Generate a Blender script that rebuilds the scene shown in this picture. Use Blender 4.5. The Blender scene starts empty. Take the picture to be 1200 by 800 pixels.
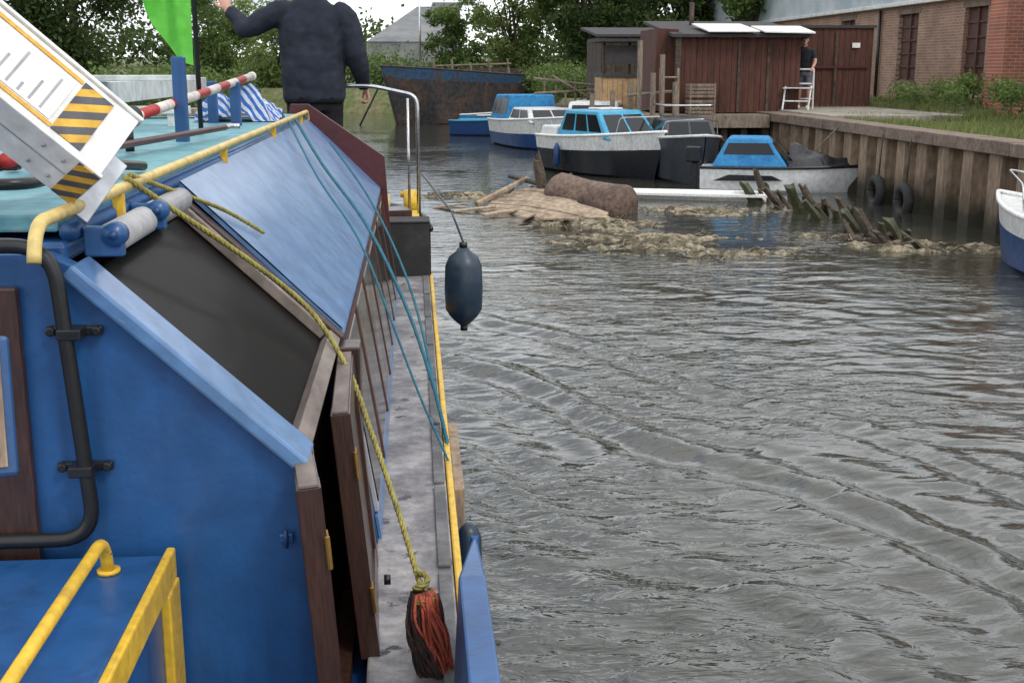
import bpy, math, random
import numpy as np
from mathutils import Vector, Matrix, noise
R=math.radians
random.seed(7); np.random.seed(7)
scene=bpy.context.scene
COL=scene.collection

# ------------------------------------------------------------ materials
def new_mat(name):
    m=bpy.data.materials.new(name); m.use_nodes=True
    nt=m.node_tree; b=nt.nodes["Principled BSDF"]
    return m,nt,b
def N(nt,t,**k):
    n=nt.nodes.new(t)
    for a,v in k.items(): setattr(n,a,v)
    return n
def mat(name,c,rough=.5,metal=0,c2=None,scale=6,thr=(.45,.7),bump=.15,bscale=45,var=.18,stretch=(1,1,1),spec=.5,dist=.004,coat=0,chips=None,streak=0,dent=0):
    m,nt,b=new_mat(name); L=nt.links
    tc=N(nt,'ShaderNodeTexCoord'); mp=N(nt,'ShaderNodeMapping'); mp.inputs['Scale'].default_value=stretch
    L.new(tc.outputs['Object'],mp.inputs[0])
    n1=N(nt,'ShaderNodeTexNoise'); n1.inputs['Scale'].default_value=scale; n1.inputs['Detail'].default_value=8; n1.inputs['Roughness'].default_value=.62
    L.new(mp.outputs[0],n1.inputs[0])
    r=N(nt,'ShaderNodeValToRGB'); r.color_ramp.elements[0].position=thr[0]; r.color_ramp.elements[1].position=thr[1]
    L.new(n1.outputs[0],r.inputs[0])
    mx=N(nt,'ShaderNodeMix',data_type='RGBA'); mx.inputs[6].default_value=(*c,1)
    if c2 is None: c2=tuple(x*.72 for x in c)
    mx.inputs[7].default_value=(*c2,1); L.new(r.outputs[0],mx.inputs[0])
    n2=N(nt,'ShaderNodeTexNoise'); n2.inputs['Scale'].default_value=scale*5.3; n2.inputs['Detail'].default_value=6
    L.new(mp.outputs[0],n2.inputs[0])
    mr=N(nt,'ShaderNodeMapRange'); mr.inputs[1].default_value=.3; mr.inputs[2].default_value=.7
    mr.inputs[3].default_value=1-var; mr.inputs[4].default_value=1+var; L.new(n2.outputs[0],mr.inputs[0])
    vm=N(nt,'ShaderNodeVectorMath',operation='SCALE'); L.new(mx.outputs[2],vm.inputs[0]); L.new(mr.outputs[0],vm.inputs[3])
    out=vm.outputs[0]
    if streak:
        ms=N(nt,'ShaderNodeMapping'); ms.inputs['Scale'].default_value=(22,22,1.6); L.new(tc.outputs['Object'],ms.inputs[0])
        ns=N(nt,'ShaderNodeTexNoise'); ns.inputs['Scale'].default_value=1; ns.inputs['Detail'].default_value=5; L.new(ms.outputs[0],ns.inputs[0])
        rs=N(nt,'ShaderNodeMapRange'); rs.inputs[1].default_value=.5; rs.inputs[2].default_value=.75; rs.inputs[3].default_value=1; rs.inputs[4].default_value=1-streak; L.new(ns.outputs[0],rs.inputs[0])
        v2=N(nt,'ShaderNodeVectorMath',operation='SCALE'); L.new(out,v2.inputs[0]); L.new(rs.outputs[0],v2.inputs[3]); out=v2.outputs[0]
    if chips:
        nc=N(nt,'ShaderNodeTexNoise'); nc.inputs['Scale'].default_value=chips[1]; nc.inputs['Detail'].default_value=10; nc.inputs['Roughness'].default_value=.7; L.new(tc.outputs['Object'],nc.inputs[0])
        rc=N(nt,'ShaderNodeValToRGB'); rc.color_ramp.elements[0].position=chips[2]; rc.color_ramp.elements[1].position=chips[2]+.025; L.new(nc.outputs[0],rc.inputs[0])
        mc=N(nt,'ShaderNodeMix',data_type='RGBA'); L.new(rc.outputs[0],mc.inputs[0]); L.new(out,mc.inputs[6]); mc.inputs[7].default_value=(*chips[0],1); out=mc.outputs[2]
    L.new(out,b.inputs['Base Color'])
    rr=N(nt,'ShaderNodeMapRange'); rr.inputs[3].default_value=max(.02,rough-.12); rr.inputs[4].default_value=min(1,rough+.18)
    L.new(n1.outputs[0],rr.inputs[0]); L.new(rr.outputs[0],b.inputs['Roughness'])
    b.inputs['Metallic'].default_value=metal; b.inputs['Specular IOR Level'].default_value=spec
    if coat: b.inputs['Coat Weight'].default_value=coat; b.inputs['Coat Roughness'].default_value=.15
    n3=N(nt,'ShaderNodeTexNoise'); n3.inputs['Scale'].default_value=bscale; n3.inputs['Detail'].default_value=4
    L.new(mp.outputs[0],n3.inputs[0])
    bp=N(nt,'ShaderNodeBump'); bp.inputs['Strength'].default_value=bump; bp.inputs['Distance'].default_value=dist
    L.new(n3.outputs[0],bp.inputs['Height'])
    if dent:
        n4=N(nt,'ShaderNodeTexNoise'); n4.inputs['Scale'].default_value=4.5; n4.inputs['Detail'].default_value=2; L.new(tc.outputs['Object'],n4.inputs[0])
        b4=N(nt,'ShaderNodeBump'); b4.inputs['Strength'].default_value=1; b4.inputs['Distance'].default_value=dent; L.new(n4.outputs[0],b4.inputs['Height']); L.new(b4.outputs[0],bp.inputs['Normal'])
    L.new(bp.outputs[0],b.inputs['Normal'])
    return m
def stripes(name,ca,cb,freq,axis=(1,1,0),rough=.5):
    m,nt,b=new_mat(name); L=nt.links
    tc=N(nt,'ShaderNodeTexCoord'); d=N(nt,'ShaderNodeVectorMath',operation='DOT_PRODUCT'); d.inputs[1].default_value=axis
    L.new(tc.outputs['Object'],d.inputs[0])
    ml=N(nt,'ShaderNodeMath',operation='MULTIPLY'); ml.inputs[1].default_value=freq; L.new(d.outputs['Value'],ml.inputs[0])
    fr=N(nt,'ShaderNodeMath',operation='FRACT'); L.new(ml.outputs[0],fr.inputs[0])
    gt=N(nt,'ShaderNodeMath',operation='GREATER_THAN'); gt.inputs[1].default_value=.5; L.new(fr.outputs[0],gt.inputs[0])
    mx=N(nt,'ShaderNodeMix',data_type='RGBA'); mx.inputs[6].default_value=(*ca,1); mx.inputs[7].default_value=(*cb,1)
    L.new(gt.outputs[0],mx.inputs[0])
    n=N(nt,'ShaderNodeTexNoise'); n.inputs['Scale'].default_value=30; n.inputs['Detail'].default_value=8; L.new(tc.outputs['Object'],n.inputs[0])
    mr=N(nt,'ShaderNodeMapRange'); mr.inputs[1].default_value=.3; mr.inputs[2].default_value=.7; mr.inputs[3].default_value=.6; mr.inputs[4].default_value=1.1
    L.new(n.outputs[0],mr.inputs[0])
    vm=N(nt,'ShaderNodeVectorMath',operation='SCALE'); L.new(mx.outputs[2],vm.inputs[0]); L.new(mr.outputs[0],vm.inputs[3])
    L.new(vm.outputs[0],b.inputs['Base Color']); b.inputs['Roughness'].default_value=rough
    return m
def brick(name,c1,c2,axis='Y'):
    m,nt,b=new_mat(name); L=nt.links
    tc=N(nt,'ShaderNodeTexCoord'); sp=N(nt,'ShaderNodeSeparateXYZ'); L.new(tc.outputs['Object'],sp.inputs[0])
    cb=N(nt,'ShaderNodeCombineXYZ'); L.new(sp.outputs[axis],cb.inputs[0]); L.new(sp.outputs['Z'],cb.inputs[1])
    br=N(nt,'ShaderNodeTexBrick'); br.inputs['Scale'].default_value=1; br.inputs['Brick Width'].default_value=.23; br.inputs['Row Height'].default_value=.076
    br.inputs['Mortar Size'].default_value=.008; br.inputs['Color1'].default_value=(*c1,1); br.inputs['Color2'].default_value=(*c2,1)
    br.inputs['Mortar'].default_value=(.36,.30,.25,1); L.new(cb.outputs[0],br.inputs[0])
    n=N(nt,'ShaderNodeTexNoise'); n.inputs['Scale'].default_value=.9; n.inputs['Detail'].default_value=9; n.inputs['Roughness'].default_value=.7; L.new(tc.outputs['Object'],n.inputs[0])
    mr=N(nt,'ShaderNodeMapRange'); mr.inputs[1].default_value=.3; mr.inputs[2].default_value=.7; mr.inputs[3].default_value=.65; mr.inputs[4].default_value=1.25
    L.new(n.outputs[0],mr.inputs[0])
    vm=N(nt,'ShaderNodeVectorMath',operation='SCALE'); L.new(br.outputs[0],vm.inputs[0]); L.new(mr.outputs[0],vm.inputs[3])
    L.new(vm.outputs[0],b.inputs['Base Color']); b.inputs['Roughness'].default_value=.9
    return m

M={}
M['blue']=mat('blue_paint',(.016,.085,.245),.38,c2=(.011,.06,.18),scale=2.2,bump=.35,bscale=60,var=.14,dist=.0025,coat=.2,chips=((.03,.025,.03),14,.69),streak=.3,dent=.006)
M['bluelite']=mat('blue_paint_worn_sky_lit',(.10,.20,.37),.38,c2=(.045,.12,.28),scale=4,bump=.4,bscale=34,var=.18,dist=.003,coat=.4,thr=(.35,.75),chips=((.22,.25,.30),18,.68),dent=.012)  # chipped blue paint, its colour lightened to carry sky light on the slope
M['navy']=mat('dark_blue_paint',(.01,.05,.17),.4)
M['teal']=mat('teal_roof_paint',(.14,.34,.38),.5,c2=(.08,.22,.27),scale=5,bump=.3,chips=((.3,.3,.28),9,.66))
M['yellow']=mat('yellow_paint',(.68,.42,.03),.4,c2=(.45,.29,.05),scale=9,thr=(.5,.75),bump=.2,chips=((.14,.09,.05),22,.65))
M['cream']=mat('cream_rail_paint',(.64,.48,.17),.45,c2=(.42,.30,.10),scale=9,chips=((.18,.10,.05),25,.66))
M['wood']=mat('varnished_wood',(.050,.022,.015),.33,c2=(.022,.010,.008),scale=5,stretch=(6,6,.7),bump=.3,bscale=18,var=.35,coat=.2)
M['woodend']=mat('grey_bleached_wood',(.20,.165,.145),.6,c2=(.11,.08,.07),scale=6,stretch=(1,.3,1),var=.3)
M['woodlt']=mat('worn_oak',(.30,.22,.15),.7,c2=(.15,.10,.07),scale=5,stretch=(5,5,.8),var=.3)
M['greenpanel']=mat('pale_green_panel',(.30,.36,.28),.5)
M['darkred']=mat('dark_red_paint',(.07,.012,.014),.4)
M['black']=mat('black_plastic',(.012,.012,.013),.32,bump=.1)
M['rubber']=mat('rubber',(.02,.02,.02),.75,c2=(.05,.045,.04),bump=.3)
M['strip']=mat('grey_non_slip_strip',(.10,.10,.105),.8,c2=(.20,.20,.20),bump=.6,bscale=200)
M['glass']=mat('dark_glass',(.008,.009,.01),.06,bump=.03,bscale=6,var=.05)
M['alu']=mat('brushed_aluminium',(.55,.56,.58),.35,metal=.85,bump=.1)
M['steel']=mat('steel_rail',(.6,.6,.6),.25,metal=1,bump=.05)
M['white']=mat('white_paint',(.76,.75,.72),.4,c2=(.62,.60,.56),scale=5,thr=(.5,.8),bump=.1,chips=((.3,.25,.2),20,.70))
M['gel']=mat('white_gelcoat',(.82,.83,.83),.25,c2=(.72,.73,.72),scale=2,bump=.03)
M['offwhite']=mat('grey_white_gelcoat',(.66,.67,.66),.35,c2=(.46,.46,.42),scale=3,thr=(.5,.8),streak=.3)
M['grey']=mat('grey_plastic',(.38,.38,.39),.5)
M['gunwale']=mat('weathered_deck_paint',(.125,.115,.125),.5,c2=(.30,.285,.285),scale=5,thr=(.40,.60),bump=.7,bscale=70,var=.3,dist=.003,chips=((.055,.05,.055),8,.59))
M['brass']=mat('brass',(.5,.28,.07),.4,metal=.9)
M['green']=mat('green_cloth',(.16,.58,.08),.8,c2=(.10,.48,.04),bump=.2)
M['redwhite']=stripes('red_white_paint',(.42,.02,.02),(.74,.66,.60),2.3,(0,1,0))
M['bluecloth']=stripes('blue_check_cloth',(.03,.12,.42),(.5,.55,.65),22,(1,1,.4),.9)
M['ropeY']=mat('yellow_rope',(.36,.31,.08),.8,c2=(.17,.15,.05),scale=30,bump=.6,bscale=300)
M['ropeB']=mat('teal_rope',(.025,.15,.21),.7,scale=40,bump=.5,bscale=300)
M['ropeR']=mat('red_rope_strand',(.55,.11,.06),.85,c2=(.30,.07,.05),scale=30,bump=.8,bscale=300)
M['ropeK']=mat('tarred_rope_strand',(.045,.028,.026),.85,c2=(.12,.05,.04),scale=30,bump=.8,bscale=300)
M['fender']=mat('navy_vinyl',(.012,.028,.05),.38,c2=(.03,.05,.07),bump=.15)
M['jacket']=mat('navy_fleece',(.022,.026,.038),.95,c2=(.032,.036,.050),scale=3,bump=.6,bscale=160,spec=.2)
M['trouser']=mat('black_trouser_cloth',(.012,.012,.014),.9,spec=.2)
M['skin']=mat('skin',(.50,.27,.19),.5,c2=(.42,.2,.14),var=.06,bump=.1)
M['hair']=mat('grey_hair',(.12,.11,.10),.8,bump=.6)
M['shirtK']=mat('black_tshirt',(.015,.017,.022),.9)
M['shorts']=mat('grey_shorts',(.12,.12,.14),.9)
M['rust']=mat('rusty_steel',(.085,.055,.045),.85,c2=(.040,.030,.028),scale=2,bump=.8,bscale=12,var=.35,dist=.02,streak=.4)
M['tank']=mat('corroded_tank_steel',(.15,.10,.075),.85,c2=(.06,.042,.035),scale=2.5,bump=1,bscale=10,var=.4,dist=.03)
M['bargehull']=mat('grimy_barge_steel',(.045,.042,.045),.8,c2=(.12,.065,.04),scale=1.1,bump=.8,bscale=6,var=.35,dist=.03,streak=.5)
M['rustblue']=mat('faded_blue_steel',(.03,.075,.15),.75,c2=(.07,.05,.04),scale=1.4,bump=.5,var=.3,thr=(.5,.62))
M['timber']=mat('grey_timber',(.22,.175,.13),.9,c2=(.10,.075,.055),scale=3,stretch=(3,3,.6),bump=.8,bscale=20,var=.35,dist=.01)
M['timberdk']=mat('rotten_timber',(.08,.06,.042),.9,c2=(.03,.024,.018),scale=5,bump=1,bscale=25,var=.4,dist=.02)
M['wreckwood']=mat('weathered_wreck_planks',(.34,.26,.18),.85,c2=(.17,.12,.085),scale=2.5,stretch=(1,1,1),bump=.8,bscale=14,var=.35,dist=.01)
M['tan']=mat('tan_fence_boards',(.42,.27,.14),.85,c2=(.24,.15,.08),scale=4)
M['shed']=mat('red_brown_shed_boards',(.085,.028,.018),.8,c2=(.04,.017,.012),scale=2,stretch=(3,3,.5),bump=.5,bscale=14,var=.3,streak=.3)
M['felt']=mat('roofing_felt',(.05,.045,.045),.9)
M['concrete']=mat('coping_concrete',(.20,.15,.115),.9,c2=(.11,.08,.06),scale=3,bump=.7,bscale=25,var=.3,dist=.01)
M['yard']=mat('yard_concrete',(.30,.27,.23),.9,c2=(.18,.16,.12),scale=2,bump=.5)
M['weed']=mat('dead_weed',(.30,.25,.17),.95,c2=(.075,.065,.035),scale=5,bump=1,bscale=50,var=.5,dist=.02,thr=(.42,.58))
M['algae']=mat('wet_algae_timber',(.05,.055,.02),.6,c2=(.03,.025,.015),scale=5,bump=.8,bscale=20)
M['cruiserblue']=mat('light_blue_gelcoat',(.05,.33,.52),.35,c2=(.04,.25,.40),scale=3)
M['canvasblue']=mat('blue_canvas',(.03,.22,.46),.8,c2=(.02,.14,.34),scale=3,bump=.7,bscale=9,dist=.03)
M['hullblack']=mat('black_hull',(.012,.014,.018),.25)
M['hullgrey']=mat('slate_grey_hull',(.045,.052,.062),.35)
M['tarp']=mat('black_tarp',(.012,.012,.014),.45,bump=1,bscale=9,dist=.04)
M['winbrown']=mat('brown_shutters',(.085,.035,.025),.7)
M['brickA']=brick('brown_brick',(.34,.19,.13),(.25,.135,.095),'Y')
M['brickB']=brick('red_brick',(.42,.13,.075),(.29,.10,.065),'X')
M['capw']=mat('cap_cloth',(.05,.05,.06),.9)

def cladding(name,ca,cb_):
    m,nt,b=new_mat(name); L=nt.links
    tc=N(nt,'ShaderNodeTexCoord'); w=N(nt,'ShaderNodeTexWave',bands_direction='Y'); w.inputs['Scale'].default_value=2.2
    L.new(tc.outputs['Object'],w.inputs[0])
    n=N(nt,'ShaderNodeTexNoise'); n.inputs['Scale'].default_value=.8; n.inputs['Detail'].default_value=8; L.new(tc.outputs['Object'],n.inputs[0])
    r=N(nt,'ShaderNodeValToRGB'); r.color_ramp.elements[0].color=(*ca,1); r.color_ramp.elements[1].color=(*cb_,1)
    r.color_ramp.elements[0].position=.35; r.color_ramp.elements[1].position=.65
    L.new(n.outputs[0],r.inputs[0]); L.new(r.outputs[0],b.inputs['Base Color'])
    bp=N(nt,'ShaderNodeBump'); bp.inputs['Distance'].default_value=.04; L.new(w.outputs[0],bp.inputs['Height']); L.new(bp.outputs[0],b.inputs['Normal'])
    b.inputs['Roughness'].default_value=.6; return m
M['clad']=cladding('corrugated_cladding',(.36,.43,.47),(.58,.62,.64))
M['cladg']=cladding('grey_sheet_roof',(.13,.14,.15),(.22,.22,.22))

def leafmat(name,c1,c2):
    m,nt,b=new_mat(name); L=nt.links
    at=N(nt,'ShaderNodeAttribute'); at.attribute_name='tone'
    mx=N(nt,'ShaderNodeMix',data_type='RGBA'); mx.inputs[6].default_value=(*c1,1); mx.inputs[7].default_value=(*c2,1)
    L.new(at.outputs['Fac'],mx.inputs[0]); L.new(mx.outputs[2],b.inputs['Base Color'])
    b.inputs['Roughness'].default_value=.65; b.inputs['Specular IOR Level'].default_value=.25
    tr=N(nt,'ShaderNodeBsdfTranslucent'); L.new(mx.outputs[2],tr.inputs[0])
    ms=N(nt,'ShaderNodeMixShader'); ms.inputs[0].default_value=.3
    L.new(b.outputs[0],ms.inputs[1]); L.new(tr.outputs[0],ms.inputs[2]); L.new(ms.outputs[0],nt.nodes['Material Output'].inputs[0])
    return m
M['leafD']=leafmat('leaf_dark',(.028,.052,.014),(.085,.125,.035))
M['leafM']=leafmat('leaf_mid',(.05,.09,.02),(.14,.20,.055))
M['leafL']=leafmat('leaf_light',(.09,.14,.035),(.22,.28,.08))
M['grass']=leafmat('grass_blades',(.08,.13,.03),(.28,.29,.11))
M['bark']=mat('bark',(.07,.055,.04),.9,bump=.8,bscale=15,dist=.02)

# ------------------------------------------------------------ mesh helpers
def empty(name,loc=(0,0,0),rot=0):
    e=bpy.data.objects.new(name,None); e.empty_display_size=.2; COL.objects.link(e)
    e.location=loc; e.rotation_euler=(0,0,rot); return e
def mesh(name,v,f,m,parent=None,smooth=False,mi=None,bevel=0):
    me=bpy.data.meshes.new(name); me.from_pydata([tuple(map(float,x)) for x in v],[],[tuple(x) for x in f]); me.update()
    ms=m if isinstance(m,(list,tuple)) else [m]
    for x in ms: me.materials.append(M[x] if isinstance(x,str) else x)
    if mi is not None: me.polygons.foreach_set('material_index',mi)
    if smooth: me.polygons.foreach_set('use_smooth',[True]*len(me.polygons))
    o=bpy.data.objects.new(name,me); COL.objects.link(o)
    if parent: o.parent=parent
    if bevel:
        b=o.modifiers.new('b','BEVEL'); b.width=bevel; b.segments=2; b.limit_method='ANGLE'; b.angle_limit=R(40)
    return o
BOXF=[(0,3,2,1),(4,5,6,7),(0,1,5,4),(1,2,6,5),(2,3,7,6),(3,0,4,7)]
def boxv(a,b):
    return [(a[0],a[1],a[2]),(b[0],a[1],a[2]),(b[0],b[1],a[2]),(a[0],b[1],a[2]),(a[0],a[1],b[2]),(b[0],a[1],b[2]),(b[0],b[1],b[2]),(a[0],b[1],b[2])]
def box(name,a,b,m,parent=None,bevel=.004):
    return mesh(name,boxv(a,b),BOXF,m,parent,bevel=bevel)
def obox(name,c,s,m,parent=None,rot=(0,0,0),bevel=.004):
    o=box(name,(-s[0]/2,-s[1]/2,-s[2]/2),(s[0]/2,s[1]/2,s[2]/2),m,parent,bevel); o.location=c; o.rotation_euler=rot; return o
def prism(name,poly,y0,y1,m,parent=None,bevel=0):
    n=len(poly); v=[(x,y0,z) for x,z in poly]+[(x,y1,z) for x,z in poly]
    f=[tuple(range(n)),tuple(range(2*n-1,n-1,-1))]+[(i,i+n,(i+1)%n+n,(i+1)%n) for i in range(n)]
    return mesh(name,v,f,m,parent,bevel=bevel)
def smoothp(pts,k=6):
    P=[Vector(p) for p in pts]; 
    if len(P)<3: return P
    out=[]
    for i in range(len(P)-1):
        p0=P[max(i-1,0)];p1=P[i];p2=P[i+1];p3=P[min(i+2,len(P)-1)]
        for j in range(k):
            t=j/k; out.append(.5*((2*p1)+(p2-p0)*t+(2*p0-5*p1+4*p2-p3)*t*t+(3*p1-3*p2+p3-p0)*t**3))
    out.append(P[-1]); return out
def frames(P):
    T=[]; 
    for i in range(len(P)):
        t=(P[min(i+1,len(P)-1)]-P[max(i-1,0)]); T.append(t.normalized() if t.length>1e-9 else Vector((0,0,1)))
    up=Vector((0,0,1)) if abs(T[0].z)<.9 else Vector((1,0,0))
    n=(up-T[0]*up.dot(T[0])).normalized(); Fm=[]
    for t in T:
        n=(n-t*n.dot(t)).normalized(); Fm.append((n,t.cross(n)))
    return Fm
def tubev(P,r,seg=10):
    P=[Vector(p) for p in P]; Fm=frames(P); v=[];f=[]
    for i,p in enumerate(P):
        rr=r[i] if isinstance(r,(list,tuple)) else r
        a,b=Fm[i]
        for k in range(seg):
            th=2*math.pi*k/seg; v.append(p+a*math.cos(th)*rr+b*math.sin(th)*rr)
    for i in range(len(P)-1):
        for k in range(seg):
            k2=(k+1)%seg; f.append((i*seg+k,i*seg+k2,(i+1)*seg+k2,(i+1)*seg+k))
    f.append(tuple(range(seg-1,-1,-1))); f.append(tuple((len(P)-1)*seg+k for k in range(seg)))
    return v,f
def tube(name,pts,r,m,parent=None,seg=10,smooth=0):
    P=smoothp(pts,smooth) if smooth else [Vector(p) for p in pts]
    v,f=tubev(P,r,seg); return mesh(name,v,f,m,parent,True)
def round_path(pts,rad,k=5):
    P=[Vector(p) for p in pts]; out=[P[0]]
    for i in range(1,len(P)-1):
        a=(P[i-1]-P[i]).normalized(); b=(P[i+1]-P[i]).normalized()
        s=P[i]+a*rad; e=P[i]+b*rad
        for j in range(k+1):
            t=j/k; out.append(s*(1-t)**2+P[i]*2*t*(1-t)+e*t*t)
    out.append(P[-1]); return out
class Acc:
    def __init__(s): s.v=[];s.f=[];s.mi=[]
    def add(s,v,f,mi=0):
        o=len(s.v); s.v+= [tuple(x) for x in v]; s.f+=[tuple(i+o for i in q) for q in f]; s.mi+=[mi]*len(f)
    def box(s,a,b,mi=0): s.add(boxv(a,b),BOXF,mi)
    def tube(s,P,r,seg=8,mi=0): v,f=tubev(P,r,seg); s.add(v,f,mi)
    def obj(s,name,m,parent=None,smooth=False,bevel=0): return mesh(name,s.v,s.f,m,parent,smooth,s.mi,bevel)
def rope(name,pts,r,m,parent=None,sm=10,pitch=.05,strands=3):
    P=smoothp(pts,sm); A=Acc()
    Q=[P[0]]; step=pitch/7
    for i in range(1,len(P)):
        d=(P[i]-P[i-1]).length; k=max(1,int(d/step))
        for j in range(1,k+1): Q.append(P[i-1].lerp(P[i],j/k))
    Fm=frames(Q); s=0; ph=[0]
    for i in range(1,len(Q)): s+=(Q[i]-Q[i-1]).length; ph.append(s/pitch*2*math.pi)
    for k in range(strands):
        pp=[Q[i]+(Fm[i][0]*math.cos(ph[i]+k*2*math.pi/strands)+Fm[i][1]*math.sin(ph[i]+k*2*math.pi/strands))*r*.5 for i in range(len(Q))]
        A.tube(pp,r*.58,5,0)
    return A.obj(name,m,parent,True)
def quadpt(q,u,v):
    A,B,C,D=q; return (A.lerp(B,u)).lerp(D.lerp(C,u),v)
def pane(A,q,u0,u1,v0,v1,off,mi=0,th=.01):
    n=((q[1]-q[0]).cross(q[3]-q[0])).normalized()
    p=[quadpt(q,a,b) for a,b in ((u0,v0),(u1,v0),(u1,v1),(u0,v1))]
    v=[x+n*(off-th) for x in p]+[x+n*off for x in p]
    A.add(v,BOXF,mi)
def fuse(name,A,m,parent,voxel,disp=0,dscale=.15,sm=3):
    o=A.obj(name,m,parent,True)
    r=o.modifiers.new('r','REMESH'); r.mode='VOXEL'; r.voxel_size=voxel; r.use_smooth_shade=True
    s=o.modifiers.new('s','SMOOTH'); s.iterations=sm; s.factor=.6
    if disp:
        t=bpy.data.textures.new(name+'_folds','CLOUDS'); t.noise_scale=dscale; t.noise_depth=2
        d=o.modifiers.new('d','DISPLACE'); d.texture=t; d.strength=disp; d.mid_level=.5
    return o

# ------------------------------------------------------------ camera / light / sky
H=2.3
cam=bpy.data.cameras.new('camera'); co=bpy.data.objects.new('camera',cam); COL.objects.link(co)
co.location=(0,0,H); co.rotation_euler=(R(90-12.87),0,R(-4.66)); cam.lens=42; cam.sensor_width=36; cam.clip_end=2000; cam.clip_start=.05
scene.camera=co
w=bpy.data.worlds.new("World"); scene.world=w; w.use_nodes=True; nt=w.node_tree; L=nt.links
bg=nt.nodes['Background']; sky=N(nt,'ShaderNodeTexSky'); sky.sky_type='NISHITA'; sky.sun_disc=False
SE,SR=50,140
sky.sun_elevation=R(SE); sky.sun_rotation=R(SR)
tc=N(nt,'ShaderNodeTexCoord'); mp=N(nt,'ShaderNodeMapping'); mp.inputs['Scale'].default_value=(1,1,2.6); L.new(tc.outputs['Generated'],mp.inputs[0])
cn=N(nt,'ShaderNodeTexNoise'); cn.inputs['Scale'].default_value=2.6; cn.inputs['Detail'].default_value=9; cn.inputs['Roughness'].default_value=.58; L.new(mp.outputs[0],cn.inputs[0])
cr=N(nt,'ShaderNodeValToRGB'); cr.color_ramp.elements[0].position=.38; cr.color_ramp.elements[0].color=(5.4,6.0,6.9,1); cr.color_ramp.elements[1].position=.58; cr.color_ramp.elements[1].color=(14,14,14,1)
L.new(cn.outputs[0],cr.inputs[0])
mx=N(nt,'ShaderNodeMix',data_type='RGBA'); mx.inputs[0].default_value=.85; L.new(sky.outputs[0],mx.inputs[6]); L.new(cr.outputs[0],mx.inputs[7])
L.new(mx.outputs[2],bg.inputs[0]); bg.inputs[1].default_value=.145
sl=bpy.data.lights.new('sun','SUN'); sl.energy=1.4; sl.angle=R(12); sl.color=(1,.95,.88); so=bpy.data.objects.new('sun',sl); COL.objects.link(so)
az=R(SR)
d=Vector((math.sin(az)*math.cos(R(SE)),math.cos(az)*math.cos(R(SE)),math.sin(R(SE))))
so.rotation_euler=d.to_track_quat('Z','Y').to_euler(); so.location=(0,0,30)
scene.view_settings.view_transform='Standard'; scene.view_settings.look='None'; scene.view_settings.exposure=0

# ------------------------------------------------------------ terrain
def sstep(a,b,x): t=np.clip((x-a)/(b-a),0,1); return t*t*(3-2*t)
def gridmesh(name,xs,ys,hf,m,smooth=True):
    X,Y=np.meshgrid(xs,ys); Z=hf(X,Y); nx,ny=len(xs),len(ys)
    v=np.stack([X.ravel(),Y.ravel(),Z.ravel()],1)
    i=np.arange(nx*ny).reshape(ny,nx); f=np.stack([i[:-1,:-1].ravel(),i[:-1,1:].ravel(),i[1:,1:].ravel(),i[1:,:-1].ravel()],1)
    me=bpy.data.meshes.new(name); me.vertices.add(len(v)); me.vertices.foreach_set('co',v.ravel())
    me.loops.add(f.size); me.loops.foreach_set('vertex_index',f.ravel()); me.polygons.add(len(f))
    me.polygons.foreach_set('loop_start',np.arange(0,f.size,4)); me.polygons.foreach_set('loop_total',np.full(len(f),4))
    if smooth: me.polygons.foreach_set('use_smooth',[True]*len(f))
    me.update(); me.validate(); me.materials.append(M[m] if isinstance(m,str) else m)
    o=bpy.data.objects.new(name,me); COL.objects.link(o); return o
def xr(Y): return 8.42-3.2*sstep(35,41,Y)
def th(X,Y):
    left=1-sstep(-9.5,-7.2,X); right=sstep(0,.18,X-xr(Y)); far=sstep(62,66,Y-.25*np.abs(X))
    land=np.maximum(np.maximum(left,right),far)
    z=-1.6+land*(1.6+1.22)
    z=z+land*(.10*np.sin(X*.9+Y*.5)*np.cos(Y*.7))*(X>9)+ sstep(70,220,Y)*3+sstep(10.5,14,X)*.25
    return z
xs=np.unique(np.concatenate([np.linspace(-400,-20,20),np.linspace(-20,5,40),np.arange(5,10,.18),np.linspace(10,30,40),np.linspace(30,400,20),[8.42,8.6]]))
ys=np.unique(np.concatenate([np.linspace(-80,10,20),np.linspace(10,90,110),np.linspace(90,900,40)]))
gm=mat('rough_grass_ground',(.10,.12,.04),.95,c2=(.20,.165,.10),scale=.8,bump=1,bscale=9,var=.35,dist=.05)
gridmesh('ground',xs,ys,th,gm)
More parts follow.
